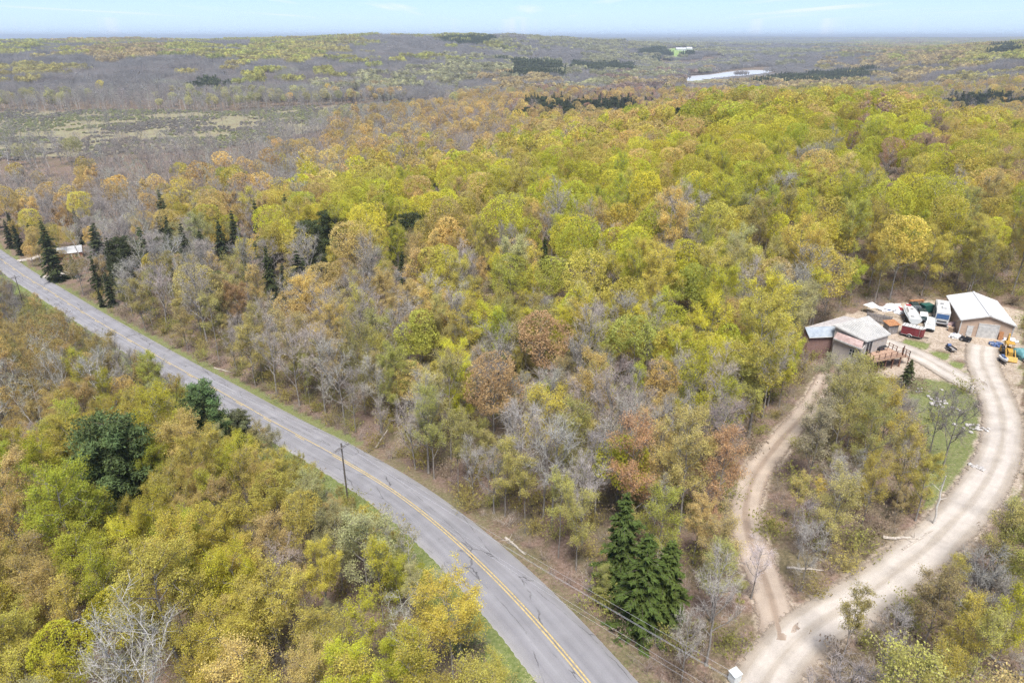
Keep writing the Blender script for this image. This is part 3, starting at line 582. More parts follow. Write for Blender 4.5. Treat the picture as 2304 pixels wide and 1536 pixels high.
for (px, py), H, kind, code, tint, pi, lab in NOTABLE:
    p = on_ground(px, min(py, 1536)) if py <= 1536 else at_z(px, py, 0.0); t = put_tree(p[0], p[1], code, r, kind, H/PROTO[kind][pi][3], tint, pi, lab); t['z'] = gz(p[0], p[1]); T.append(t)
NH = len(T)
def scatter(y0, y1, spacing, r):
    X, Y = np.meshgrid(np.arange(-1.0*y1-60, 1.0*y1+60, spacing), np.arange(y0, y1, spacing)); X[::2] += spacing/2
    X = (X+r.uniform(-.42, .42, X.shape)*spacing).ravel(); Y = (Y+r.uniform(-.42, .42, Y.shape)*spacing).ravel()
    return X, Y
PX, PY = [], []
for y0, y1, sp in ((6, 130, 4.0), (130, 300, 5.9), (300, 620, 7.4), (620, 1000, 7.4)):
    X, Y = scatter(y0, y1, sp, r); m = np.abs(X) < 0.80*(Y+22)+26; PX.append(X[m]); PY.append(Y[m])
PX = np.concatenate(PX); PY = np.concatenate(PY); PZ = ground_h(PX, PY)
rd, rs, _, _ = line_dist(ROAD, PX, PY)
ld = [line_dist(L, PX, PY)[0]-w/2 for L, w in LANES]+[line_dist(L, PX, PY)[0]-2 for L in (SIDE1, SIDE2)]
bx, by, bd = project(PX, PY, PZ)
ok = ~((PY > 56) & (ld[0] < 9) & (PX > np.interp(PY, DRIVE_R[::-1][:, 1] if DRIVE_R[0, 1] > DRIVE_R[-1, 1] else DRIVE_R[:, 1], DRIVE_R[::-1][:, 0] if DRIVE_R[0, 1] > DRIVE_R[-1, 1] else DRIVE_R[:, 0]))) & ~in_poly(YARD_PX, bx, by) & ~in_poly(LAWN_PX, bx, by) & (rd > np.where(rs > 0, 5.5, 6.4)) & (np.min(ld, 0) > 1.4)
MOUND_PX = [(1660,1180),(1700,1090),(1790,985),(1880,940),(2040,960),(2100,1100),(2070,1200),(1960,1300),(1860,1350),(1760,1290),(1690,1230)]
BANK = (rs > 0) & (rd < 13) & (by > 700)
mound = in_poly(MOUND_PX, bx, by)
hx = np.array([t['x'] for t in T]); hy = np.array([t['y'] for t in T]); hr = np.array([t['R'] for t in T])
_, TY, _ = project(PX, PY, PZ+11.0); CODES = cell_codes(bx, np.where(PY < 560, np.maximum(TY, 222), TY), r)
MARSH_PX = [(-400,250),(500,250),(1000,225),(1000,252),(760,275),(700,300),(480,335),(200,352),(-400,372)]
inm = (by < 380) & in_poly(MARSH_PX, bx, by)
NEW = []
PINES = [(1130,1425,224,268), (2120,2330,214,258), (1160,1260,138,166), (1290,1420,140,160), (1440,1560,108,122), (1000,1110,82,97), (2240,2304,100,118), (440,500,160,196)]
pine_ = np.zeros(len(PX), bool)
for a_, b_, c0, d0_ in PINES: pine_ |= (bx >= a_) & (bx <= b_) & (TY >= c0) & (TY <= d0_) & (PY > 480)
pine_ &= (_vnoise(PX/45, PY/45, 41) > -.12)
for i in np.nonzero(ok)[0]:
    x, y = PX[i], PY[i]
    if ((hx-x)**2+(hy-y)**2 < (0.62*hr)**2).any(): continue
    code = 'D' if pine_[i] and r.random() < .85 else CODES[i]
    if code == 'M' or inm[i]:
        if r.random() < 0.94: continue
        code = 'G'
    left = rs[i] < 0
    hm = 1.0; kind = None; dim = 1.0
    if left and rd[i] < 130 and y < 200:
        hm = 0.70+0.12*r.random()
        if kind is None and code in 'LYO': kind = 'broadleaf' if r.random() < 0.42 else 'budding'
        if rd[i] < 10: hm *= 0.7
        dim = .86
    elif mound[i]:
        if r.random() < 0.18: continue
        hm = 0.66; kind = 'budding' if r.random() < .5 else 'bare'; code = ('Y', 'B', 'L', 'B')[r.integers(4)] if kind == 'budding' else ('P', 'G')[r.integers(2)]
    elif BANK[i]:
        if r.random() < 0.12: continue
        kind = 'bare' if r.random() < .48 else 'budding'; code = 'G' if kind == 'bare' else 'B'; hm = 0.98
    elif bx[i] > 1600 and by[i] > 1150: hm = 0.62; kind = 'budding' if r.random() < 0.6 else 'bare'; code = code if kind == 'budding' and code not in 'GPWD' else ('G' if kind == 'bare' else 'B')
    elif y < 125: hm = 0.92
    if y > 300: hm *= 1.02
    if code == 'D' and y < 130: code = 'B'
    t = put_tree(x, y, code, r, kind, hmul=hm); t['z'] = PZ[i]; t['tint'] = tuple(v*dim for v in t['tint']); NEW.append(t)
near = [t for t in NEW if t['y'] < 330]; far_ = [t for t in NEW if t['y'] >= 330]
for k in (1.0, 0.68, 0.62):
    bad = blocked(near); T += [t for t, q in zip(near, bad) if not q]; near = [t for t, q in zip(near, bad) if q]
    for t in near: t['s'] *= .65; t['H'] *= .65; t['R'] *= .65
if far_:
    hc = cap_height(*(np.array([t[k] for t in far_]) for k in ('x', 'y', 'z', 'H')))
    for t, h_ in zip(far_, hc):
        k = h_/t['H']
        k = max(k, .13)
        t['s'] *= k; t['H'] *= k; t['R'] *= k; T.append(t)
for t in T:
    _p = project(t['x'], t['y'], t['z']+t['H']*0.66); t['px'], t['py'], t['dep'] = float(_p[0]), float(_p[1]), float(_p[2])
# small bushes and saplings under and between the trees
X, Y = scatter(14, 200, 2.6, r); m = np.abs(X) < 0.80*(Y+22)+20; X, Y = X[m], Y[m]
d, sg, _, _ = line_dist(ROAD, X, Y); lm = np.min([line_dist(L, X, Y)[0]-w/2 for L, w in LANES], 0); zz = ground_h(X, Y); bx2, by2, _ = project(X, Y, zz)
m = (d > np.where(sg > 0, 5.2, 5.8)) & (lm > 0.7) & ~in_poly(YARD_PX, bx2, by2) & (~in_poly(LAWN_PX, bx2, by2) | (r.random(len(X)) < 0.05))
m &= ~in_poly(CLEAR[0], *project(X, Y, zz+1.6)[:2])
BRUSH_P = np.c_[X[m], Y[m], zz[m]]
# ---------------------------------------------------------------- ground
ang = np.concatenate([np.linspace(-math.pi, -0.95, 46)[:-1], np.linspace(-0.95, 0.95, 300), np.linspace(0.95, math.pi, 46)[1:-1]])
rad = np.concatenate([[0.01], np.geomspace(4, 26000, 440)])
AA, RR = np.meshgrid(ang, rad); GX = RR*np.sin(AA); GY = RR*np.cos(AA); GZ = ground_h(GX, GY)
rdg, sgg, _, _ = line_dist(ROAD, GX, GY)
drop = (rdg < ROAD_W/2-0.2)*0.16
lane_d = np.full(GX.shape, 99.0)
nearm = np.hypot(GX, GY) < 420
for L, w in LANES+[(SIDE1, 3.2), (SIDE2, 3.2)]:
    dd = np.full(GX.shape, 99.0); dd[nearm] = line_dist(L, GX[nearm], GY[nearm])[0]-w/2; lane_d = np.minimum(lane_d, dd)
drop = np.maximum(drop, (lane_d < 1.6)*0.07)
GZ2 = GZ-drop
n_r, n_a = GX.shape
idx = np.arange(n_r*n_a).reshape(n_r, n_a); nx = np.roll(idx, -1, 1)
F = np.stack([idx[:-1], nx[:-1], nx[1:], idx[1:]], 2).reshape(-1, 4)
gpx, gpy, _ = project(GX, GY, GZ)
front = GY > 5
grass = np.zeros(GX.shape); gravel = np.zeros(GX.shape); field = np.zeros(GX.shape)
grass = np.maximum(grass, np.where((rdg < 8.5), np.where(sgg > 0, np.where(rdg < 6.0, np.where(gpy < 1000, .60, .38), .1), np.where(gpy < 1250, .9, .95)), 0))
grass = np.where((sgg < 0) & (rdg < 15) & (gpy < 760) & front, 0.85, grass)
lawn = front & (in_poly(LAWN_PX, gpx, gpy) | in_poly([(2225,1080),(2304,930),(2304,1160),(2240,1130)], gpx, gpy)); grass = np.where(lawn, .60, grass)
yard = front & in_poly(YARD_PX, gpx, gpy); gravel = np.where(yard, .62, gravel)
strip = front & in_poly([(2010,770),(2060,768),(2120,790),(2180,830),(2215,868),(2150,850),(2080,812)], gpx, gpy); grass = np.where(strip, 1.0, grass); gravel = np.where(strip, 0.1, gravel)
back_l = front & in_poly([(2280,700),(2304,690),(2304,900),(2290,860),(2275,760)], gpx, gpy); grass = np.where(back_l, .7, grass)
gravel = np.maximum(gravel, np.clip(0.75-lane_d*0.45, 0, .7)*(lane_d < 4))
low = (GZ < -27.2) & (np.hypot(GX, GY) > 330) & (np.hypot(GX, GY) < 1050) & (GX < 120); field = np.where(low, 0.7, field)
FIELD_PX = [(1485,133),(1510,128),(1560,126),(1605,121),(1620,123),(1585,129),(1560,136),(1520,140)]
FIELD = np.array([at_z(x, y, -25)[:2] for x, y in FIELD_PX])
meadow = in_poly(FIELD, GX, GY)
marsh = front & (GZ < -27) & in_poly([(-400,250),(500,250),(1000,225),(1000,252),(760,275),(700,300),(480,335),(200,352),(-400,372)], gpx, gpy)
W4 = np.stack([grass, gravel, np.where(meadow, 1.0, np.where(marsh, .52, 0)), np.ones_like(grass)], 2).reshape(-1, 4).astype(np.float32)
mg, t = new_mat('ground'); L = t.links.new
out = nd(t, 'ShaderNodeOutputMaterial'); bs = nd(t, 'ShaderNodeBsdfPrincipled'); bs.inputs['Roughness'].default_value = 0.95; bs.inputs['Specular IOR Level'].default_value = 0.1
tc = nd(t, 'ShaderNodeTexCoord')
def nz(scale, detail=5, rough=0.65, vec=None):
    n = nd(t, 'ShaderNodeTexNoise'); n.inputs['Scale'].default_value = scale; n.inputs['Detail'].default_value = detail; n.inputs['Roughness'].default_value = rough; L(vec or tc.outputs['Object'], n.inputs['Vector']); return n
def rampn(src, stops):
    r_ = nd(t, 'ShaderNodeValToRGB'); e = r_.color_ramp.elements
    while len(e) < len(stops): e.new(0.5)
    for k, (p, c) in zip(e, stops): k.position = p; k.color = (*c, 1)
    L(src, r_.inputs[0]); return r_
def mixc(fac, a, b):
    m_ = nd(t, 'ShaderNodeMixRGB'); L(fac, m_.inputs[0]); L(a, m_.inputs[1]); L(b, m_.inputs[2]); return m_.outputs[0]
def thresh(w_out, noise_out, soft=0.12):
    a = nd(t, 'ShaderNodeMath', operation='ADD'); L(w_out, a.inputs[0]); L(noise_out, a.inputs[1])
    mr = nd(t, 'ShaderNodeMapRange'); mr.inputs['From Min'].default_value = 1.0-soft; mr.inputs['From Max'].default_value = 1.0+soft; L(a.outputs[0], mr.inputs[0]); return mr.outputs[0]
at = nd(t, 'ShaderNodeAttribute'); at.attribute_name = 'cover'; sp = nd(t, 'ShaderNodeSeparateColor'); L(at.outputs['Color'], sp.inputs[0])
n_l = nz(2.6, 5, 0.85); n_b = nz(0.22, 4); n_f = nz(5.0, 4, 0.7)
litter = rampn(n_l.outputs['Fac'], [(0.28, (.075, .055, .043)), (0.45, (.165, .115, .088)), (0.58, (.25, .18, .145)), (0.74, (.36, .28, .235))])
litter2 = rampn(n_l.outputs['Fac'], [(0.30, (.07, .065, .04)), (0.5, (.15, .125, .075)), (0.72, (.27, .23, .15))])
b_mask = rampn(n_b.outputs['Fac'], [(0.42, (0, 0, 0)), (0.60, (1, 1, 1))])
c = mixc(b_mask.outputs[0], litter.outputs[0], litter2.outputs[0])
n_m = nz(0.30, 4, 0.7)
grs = rampn(n_l.outputs['Fac'], [(0.30, (.08, .105, .035)), (0.48, (.15, .185, .06)), (0.62, (.24, .25, .11)), (0.76, (.36, .31, .22))])
c = mixc(thresh(sp.outputs[0], n_f.outputs['Fac'], 0.16), c, grs.outputs[0])
grv = rampn(n_l.outputs['Fac'], [(0.28, (.17, .13, .10)), (0.45, (.35, .285, .22)), (0.62, (.50, .43, .36)), (0.78, (.62, .56, .49))])
c = mixc(thresh(sp.outputs[1], n_m.outputs['Fac'], 0.14), c, grv.outputs[0])
mea = rampn(sp.outputs[2], [(0.6, (.31, .30, .17)), (0.9, (.26, .36, .11))])
c = mixc(thresh(sp.outputs[2], n_b.outputs['Fac'], 0.2), c, mea.outputs[0])
L(c, bs.inputs['Base Color'])
L(bs.outputs[0], out.inputs[0])
gm = mesh_np('ground', np.stack([GX, GY, GZ2], 2).reshape(-1, 3), [F], [mg], smooth=True)
ca = gm.attributes.new('cover', 'FLOAT_COLOR', 'POINT'); ca.data.foreach_set('color', W4.ravel())
link('ground', gm, kind='structure')

# ---------------------------------------------------------------- road, lanes, paint
def ribbon(line, offs, zoff, jag=0.0, zfun=None, seed=1, s0=None, s1=None):
    """strip along a line; offs: lateral offsets (right positive); returns V, F, UV"""
    q = np.asarray(line); s = np.r_[0, np.cumsum(np.linalg.norm(np.diff(q[:, :2], axis=0), axis=1))]
    if s0 is not None:
        tt = np.arange(s0, min(s1, s[-1])+1e-6, min(1.0, (s1-s0)/2)); q = np.stack([np.interp(tt, s, q[:, k]) for k in range(3)], 1); s = tt
    tg = np.gradient(q[:, :2], axis=0); tg = unit(tg); nr = np.c_[tg[:, 1], -tg[:, 0]]
    offs = np.asarray(offs, float); rr = np.random.default_rng(seed); O = np.tile(offs, (len(q), 1))
    if jag:
        for k in (0, -1):
            j = np.convolve(rr.normal(size=len(q)+6), np.ones(3)/3, 'same')[3:-3]*jag+np.interp(np.arange(len(q)), np.arange(0, len(q)+9, 8), rr.normal(size=len(np.arange(0, len(q)+9, 8))))*jag*0.8; O[:, k] += j
    X = q[:, None, 0]+nr[:, None, 0]*O; Y = q[:, None, 1]+nr[:, None, 1]*O
    Z = (np.repeat(q[:, None, 2], len(offs), 1) if zfun is None else zfun(X, Y))+zoff(O) if callable(zoff) else (np.repeat(q[:, None, 2], len(offs), 1) if zfun is None else zfun(X, Y))+zoff
    n, m = X.shape; ix = np.arange(n*m).reshape(n, m)
    F = np.stack([ix[:-1, :-1], ix[:-1, 1:], ix[1:, 1:], ix[1:, :-1]], 2).reshape(-1, 4)[:, ::-1]
    return np.stack([X, Y, Z], 2).reshape(-1, 3), F, np.stack([np.repeat(s[:, None], m, 1), O], 2).reshape(-1, 2)
ROAD_TOP = lambda o: 0.06-0.004*np.abs(o)-np.where(np.abs(o) > ROAD_W/2+0.01, 0.35, 0)
half = ROAD_W/2
V, F, UV = ribbon(ROAD, [-half-.35, -half, -2.6, -1.3, 0, 1.3, 2.6, half, half+.35], ROAD_TOP, jag=0.05)
ma, t = new_mat('old_asphalt'); L = t.links.new
out = nd(t, 'ShaderNodeOutputMaterial'); bs = nd(t, 'ShaderNodeBsdfPrincipled'); bs.inputs['Roughness'].default_value = 0.88; bs.inputs['Specular IOR Level'].default_value = 0.25
uvn = nd(t, 'ShaderNodeUVMap'); sx = nd(t, 'ShaderNodeSeparateXYZ'); L(uvn.outputs[0], sx.inputs[0])
mp1 = nd(t, 'ShaderNodeMapping'); mp1.inputs['Scale'].default_value = (0.05, 1.6, 1); L(uvn.outputs[0], mp1.inputs[0])
tc = nd(t, 'ShaderNodeTexCoord')
streak = nz(1.0, 5, 0.6, mp1.outputs[0]); grit = nz(9.0, 6, 0.75, uvn.outputs[0]); blot = nz(0.25, 4, 0.6, uvn.outputs[0])
# wheel paths, across the lane
ab = nd(t, 'ShaderNodeMath', operation='ABSOLUTE'); L(sx.outputs['Y'], ab.inputs[0])
mrv = nd(t, 'ShaderNodeMapRange'); mrv.inputs['From Max'].default_value = 4.2; L(ab.outputs[0], mrv.inputs[0])
wheel = rampn(mrv.outputs[0], [(0.0, (0.213, 0.210, 0.226)), (0.13, (0.258, 0.256, 0.272)), (0.24, (0.231, 0.228, 0.244)), (0.44, (0.267, 0.265, 0.281)), (0.60, (0.238, 0.234, 0.251)), (0.80, (0.264, 0.260, 0.271)), (1.0, (0.309, 0.297, 0.293))])
bri = nd(t, 'ShaderNodeMath', operation='ADD'); L(streak.outputs['Fac'], bri.inputs[0]); L(grit.outputs['Fac'], bri.inputs[1])
br2 = nd(t, 'ShaderNodeMath', operation='ADD'); L(bri.outputs[0], br2.inputs[0]); L(blot.outputs['Fac'], br2.inputs[1])
mr3 = nd(t, 'ShaderNodeMapRange'); mr3.inputs['From Min'].default_value = 0.95; mr3.inputs['From Max'].default_value = 2.05; mr3.inputs['To Min'].default_value = 0.68; mr3.inputs['To Max'].default_value = 1.32; L(br2.outputs[0], mr3.inputs[0])
mul = nd(t, 'ShaderNodeMixRGB', blend_type='MULTIPLY'); mul.inputs[0].default_value = 1.0; L(wheel.outputs[0], mul.inputs[1]); L(mr3.outputs[0], mul.inputs[2])
# cracks: wandering along the centre joint and wheel paths, some across
wn = nz(0.55, 4, 0.6, uvn.outputs[0]); 
mpc = nd(t, 'ShaderNodeMapping'); mpc.inputs['Scale'].default_value = (0.07, 0.50, 1); L(uvn.outputs[0], mpc.inputs[0])
ad = nd(t, 'ShaderNodeMixRGB'); ad.inputs[0].default_value = 0.16; L(mpc.outputs[0], ad.inputs[1]); L(wn.outputs['Color'], ad.inputs[2])
vo = nd(t, 'ShaderNodeTexVoronoi', feature='DISTANCE_TO_EDGE'); vo.inputs['Scale'].default_value = 1.0; L(ad.outputs[0], vo.inputs['Vector'])
ck = nd(t, 'ShaderNodeMapRange'); ck.inputs['From Min'].default_value = 0.002; ck.inputs['From Max'].default_value = 0.012; L(vo.outputs['Distance'], ck.inputs[0])
cm = rampn(blot.outputs['Fac'], [(0.44, (0, 0, 0)), (0.56, (1, 1, 1))])
ck2 = nd(t, 'ShaderNodeMath', operation='MAXIMUM'); L(ck.outputs[0], ck2.inputs[0]); L(cm.outputs[0], ck2.inputs[1])
crk = nd(t, 'ShaderNodeMixRGB'); L(ck2.outputs[0], crk.inputs[0]); crk.inputs[1].default_value = (.09, .088, .092, 1); L(mul.outputs[0], crk.inputs[2])
L(crk.outputs[0], bs.inputs['Base Color'])
bp = nd(t, 'ShaderNodeBump'); bp.inputs['Strength'].default_value = 0.25; bp.inputs['Distance'].default_value = 0.02; L(grit.outputs['Fac'], bp.inputs['Height']); L(bp.outputs[0], bs.inputs['Normal'])
L(bs.outputs[0], out.inputs[0])
road = link('road', mesh_np('road', V, [F], [ma], smooth=False, uv=UV), kind='structure')
my, t = new_mat('worn_yellow_paint'); L = t.links.new
out = nd(t, 'ShaderNodeOutputMaterial'); bs = nd(t, 'ShaderNodeBsdfPrincipled'); bs.inputs['Roughness'].default_value = 0.7; tc = nd(t, 'ShaderNodeTexCoord')
wr = nz(3.0, 6, 0.75); yw = rampn(wr.outputs['Fac'], [(0.34, (.25, .22, .16)), (0.50, (.54, .41, .16)), (0.7, (.62, .48, .22))]); L(yw.outputs[0], bs.inputs['Base Color']); L(bs.outputs[0], out.inputs[0])
stot = np.sum(np.linalg.norm(np.diff(ROAD[:, :2], axis=0), axis=1))
def paint(o0, s0, s1):
    V, F, UV = ribbon(ROAD, [o0-.075, o0+.075], lambda o: 0.066-0.004*np.abs(o), s0=s0, s1=s1)
    link('centre_line', mesh_np('centre_line', V, [F], [my]), road)
paint(0.17, 0, stot)                       # solid line
s_ = 0.0
_, _, _, sj = line_dist(ROAD, np.array([rp[7][0]]), np.array([rp[7][1]])); sj = float(sj[0])
paint(-0.17, 0, sj)                        # solid up to the utility pole, broken beyond
s_ = sj+9
while s_ < stot-4: paint(-0.17, s_, s_+3.6); s_ += 12.0
def lane_mat(name, track, loose, dark):
    """wheel tracks packed pale, loose stones and dirt between and along the edges"""
    global t, L, tc
    m, t = new_mat(name); L = t.links.new; out = nd(t, 'ShaderNodeOutputMaterial'); bs = nd(t, 'ShaderNodeBsdfPrincipled'); bs.inputs['Roughness'].default_value = .95; bs.inputs['Specular IOR Level'].default_value = .1; tc = nd(t, 'ShaderNodeTexCoord')
    uv_ = nd(t, 'ShaderNodeUVMap'); sx = nd(t, 'ShaderNodeSeparateXYZ'); L(uv_.outputs[0], sx.inputs[0]); ab = nd(t, 'ShaderNodeMath', operation='ABSOLUTE'); L(sx.outputs['Y'], ab.inputs[0])
    mp = nd(t, 'ShaderNodeMapping'); mp.inputs['Scale'].default_value = (.12, 1.5, 1); L(uv_.outputs[0], mp.inputs[0])
    st = nz(1.0, 4, .6, mp.outputs[0]); gr = nz(9.0, 4, .85); bl = nz(.35, 3, .6)
    a1 = nd(t, 'ShaderNodeMath', operation='MULTIPLY_ADD'); L(st.outputs['Fac'], a1.inputs[0]); a1.inputs[1].default_value = 1.1; L(ab.outputs[0], a1.inputs[2])
    mr = nd(t, 'ShaderNodeMapRange'); mr.inputs['From Max'].default_value = 3.2; L(a1.outputs[0], mr.inputs[0])
    base = rampn(mr.outputs[0], [(0.0, loose), (.22, loose), (.36, track), (.55, track), (.72, loose), (.95, dark)])
    sm = nd(t, 'ShaderNodeMath', operation='ADD'); L(gr.outputs['Fac'], sm.inputs[0]); L(bl.outputs['Fac'], sm.inputs[1]); m2 = nd(t, 'ShaderNodeMapRange'); m2.inputs['From Min'].default_value = .65; m2.inputs['From Max'].default_value = 1.35; m2.inputs['To Min'].default_value = .68; m2.inputs['To Max'].default_value = 1.22; L(sm.outputs[0], m2.inputs[0])
    mu = nd(t, 'ShaderNodeMixRGB', blend_type='MULTIPLY'); mu.inputs[0].default_value = 1; L(base.outputs[0], mu.inputs[1]); L(m2.outputs[0], mu.inputs[2]); L(mu.outputs[0], bs.inputs['Base Color'])
    ed = nd(t, 'ShaderNodeAttribute'); ed.attribute_name = 'edge'; en = nz(1.6, 5, .75); es = nd(t, 'ShaderNodeMath', operation='MULTIPLY_ADD'); L(en.outputs['Fac'], es.inputs[0]); es.inputs[1].default_value = 1.5; L(ed.outputs['Fac'], es.inputs[2])
    em = nd(t, 'ShaderNodeMapRange'); em.inputs['From Min'].default_value = 1.22; em.inputs['From Max'].default_value = 1.42; L(es.outputs[0], em.inputs[0]); tp = nd(t, 'ShaderNodeBsdfTransparent'); mx = nd(t, 'ShaderNodeMixShader'); L(em.outputs[0], mx.inputs[0]); L(bs.outputs[0], mx.inputs[1]); L(tp.outputs[0], mx.inputs[2]); L(mx.outputs[0], out.inputs[0]); return m
M_GRAV = lane_mat('driveway_gravel', (.50, .455, .41), (.40, .355, .305), (.30, .25, .20)); M_DIRT = lane_mat('track_dirt', (.41, .34, .28), (.30, .235, .185), (.20, .15, .115))
def lane(line, w, name, mat, seed, lift=0.05):
    o = np.linspace(-w/2-.9, w/2+.9, 15)
    V, F, UV = ribbon(line, o, lambda O: lift-0.04*np.exp(-((np.abs(O)-0.85)/.28)**2)+0.02*np.exp(-(O/.4)**2), jag=0.25, zfun=ground_h, seed=seed)
    me = mesh_np(name, V, [F], [mat], smooth=True, uv=UV); e_ = me.attributes.new('edge', 'FLOAT', 'POINT'); e_.data.foreach_set('value', np.clip((np.abs(np.tile(o, len(V)//15))-(w/2-.7))/1.6, 0, 1).astype(np.float32))
    return link(name, me, kind='structure')
lane(DRIVE_L, 3.1, 'dirt_track', M_DIRT, 12, 0.05); lane(DRIVE_R, 4.7, 'driveway', M_GRAV, 11, 0.064); lane(DRIVE_U, 4.2, 'yard_path', M_GRAV, 13, 0.056)
lane(SIDE1, 3.2, 'side_path', M_GRAV, 14, 0.05); lane(SIDE2, 3.2, 'side_path', M_GRAV, 15, 0.05)

# ---------------------------------------------------------------- lake
ml, t = new_mat('lake_water'); out = nd(t, 'ShaderNodeOutputMaterial'); bs = nd(t, 'ShaderNodeBsdfPrincipled'); bs.inputs['Base Color'].default_value = (.60, .63, .66, 1); bs.inputs['Roughness'].default_value = 0.3; bs.inputs['IOR'].default_value = 1.33  # pale base colour stands in for the bright sky mirrored in the water
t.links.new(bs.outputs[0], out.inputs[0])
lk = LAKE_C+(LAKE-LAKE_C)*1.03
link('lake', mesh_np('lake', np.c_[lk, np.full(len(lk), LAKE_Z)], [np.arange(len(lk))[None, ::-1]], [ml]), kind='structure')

# ---------------------------------------------------------------- trees: the ones that show largest stand singly, the rest is one forest
BW, BH = 480, 320; SX = BW/2304
buf = np.full((BH, BW), -1, np.int32); order = sorted(range(len(T)), key=lambda i: T[i]['dep']); vis = np.zeros(len(T), int)
for i in order:
    t_ = T[i]
    if t_['dep'] > 750: break
    f = FPX*SX/t_['dep']; cx, cy_ = t_['px']*SX, t_['py']*SX; a = max(.6, t_['R']*0.8*f); b = max(.6, t_['H']*0.30*f)
    x0, x1 = int(max(0, cx-a)), int(min(BW-1, cx+a)); y0, y1 = int(max(0, cy_-b)), int(min(BH-1, cy_+b))
    if x1 < x0 or y1 < y0: continue
    yy, xx = np.mgrid[y0:y1+1, x0:x1+1]; sub = buf[y0:y1+1, x0:x1+1]
    m = (((xx-cx)/a)**2+((yy-cy_)/b)**2 <= 1.05) & (sub < 0); vis[i] = m.sum(); sub[m] = i
LIMIT = {'leafy': 300, 'bare': 240, 'birch': 60, 'hemlock': 70, 'pine': 30}
GRP = {'broadleaf': 'leafy', 'budding': 'leafy', 'bare': 'bare', 'birch': 'birch', 'hemlock': 'hemlock', 'pine': 'pine'}
single = set(i for i in range(NH))
for g, n in LIMIT.items():
    c_ = sorted([i for i in range(len(T)) if GRP[T[i]['kind']] == g and vis[i] > 3], key=lambda i: -vis[i]); h = len([i for i in range(NH) if GRP[T[i]['kind']] == g])
    k = h
    for i in c_:
        if k >= n: break
        if i not in single: single.add(i); k += 1
LAND = [((783,1070),'the near utility pole'),((45,640),'the far leaning pole'),((2205,715),'the white-roofed barn'),((1965,795),'the wooden deck'),((1870,750),"the house's grey roof"),((2120,705),'the motorhome'),
        ((1430,1280),'the roadside hemlocks'),((350,800),'the lone lime tree by the road'),((300,970),'the big dark pine'),((330,1400),'the big white birch'),((1410,1000),'the rust-orange tree'),((1690,1190),'the white bare tree'),
        ((2140,940),'the bare tree on the lawn'),((1210,800),'the broad orange tree'),((1190,640),'the vivid lime crowns'),((1890,560),'the tall bright lime tree'),((970,380),'the pointed dark spruce'),((1225,560),'the lone dark conifer'),
        ((150,555),'the roadside cottage'),((505,520),'the dark spruce above the road wood'),((1740,1440),'the driveway mouth'),((2260,1000),"the driveway's outer bend"),((1905,300),'the maroon tree on the crest'),((575,490),'the lavender-grey tree'),((1985,360),'the round grey tree'),((1330,1480),'the wires over the road'),((735,520),'the dark spruce on the slope'),((2290,390),'the dark red tree'),((1645,165),'the lake'),((1280,245),'the distant pines'),((1545,960),'the tall pale gold tree'),((895,800),'the lime-yellow tree over the roadside wood'),((1160,1230),'the pale log on the road bank'),((870,985),'the broken leaning trunk'),((330,540),'the tall pale-trunked tree'),((540,680),'the orange domed tree'),((1420,800),'the fresh green rounded tree'),((950,780),'the brilliant yellow-green tree'),((640,1380),'the broad golden tree'),((1025,1230),'the slim birches at the road edge')]
CNAME = {'L': 'lime-green', 'Y': 'golden-yellow', 'O': 'orange-tan', 'R': 'rust-red', 'S': 'sage-green', 'B': 'olive-brown', 'G': 'grey', 'P': 'pinkish-grey', 'W': 'white-barked', 'D': 'dark green'}
KNAME = {'broadleaf': 'full-crowned tree', 'budding': 'thin-crowned tree', 'bare': 'bare tree', 'birch': 'birch', 'hemlock': 'spire-shaped conifer', 'pine': 'bushy pine'}
ONAME = {'broadleaf': 'broadleaf_tree', 'budding': 'broadleaf_tree', 'bare': 'bare_tree', 'birch': 'birch_tree', 'hemlock': 'hemlock_tree', 'pine': 'pine_tree'}
CAT = {'broadleaf': 'broadleaf tree', 'budding': 'broadleaf tree', 'bare': 'bare tree', 'birch': 'birch', 'hemlock': 'conifer', 'pine': 'pine'}
ORD = ['', 'second ', 'third ', 'fourth ', 'fifth ', 'sixth ', 'seventh ', 'eighth ', 'ninth ', 'tenth ', 'eleventh ', 'twelfth ', 'thirteenth ', 'fourteenth ', 'fifteenth ', 'sixteenth ', 'seventeenth ', 'eighteenth ', 'nineteenth ', 'twentieth ']+[f'{w}-{o} ' for w in ('twenty', 'thirty') for o in ('first', 'second', 'third', 'fourth', 'fifth', 'sixth', 'seventh', 'eighth', 'ninth')]
cells = {}
for i in single:
    t_ = T[i]
    if t_['hand']: continue
    px, py = t_['px'], t_['py']; dl = [((px-a)**2+(py-b)**2)**.5 for (a, b), _ in LAND]; k = int(np.argmin(dl)); (lx, ly), ln = LAND[k]
    side = ('left of' if px < lx-40 else 'right of') if abs(px-lx) > abs(py-ly) else ('above' if py < ly else 'below')
    if side in ('left of', 'right of') and abs(px-lx) <= 40: side = 'above' if py < ly else 'below'
    cells.setdefault((t_['code'], t_['kind'], k, side), []).append((dl[k], i))
for (code, kind, k, side), l in cells.items():
    for n, (_, i) in enumerate(sorted(l)):
        T[i]['label'] = f"{CNAME[code]} {KNAME[kind]}, {ORD[min(n, 37)]}closest one {side} {LAND[k][1]}" if len(l) > 1 else f"{CNAME[code]} {KNAME[kind]}, only such one {side} {LAND[k][1]}"
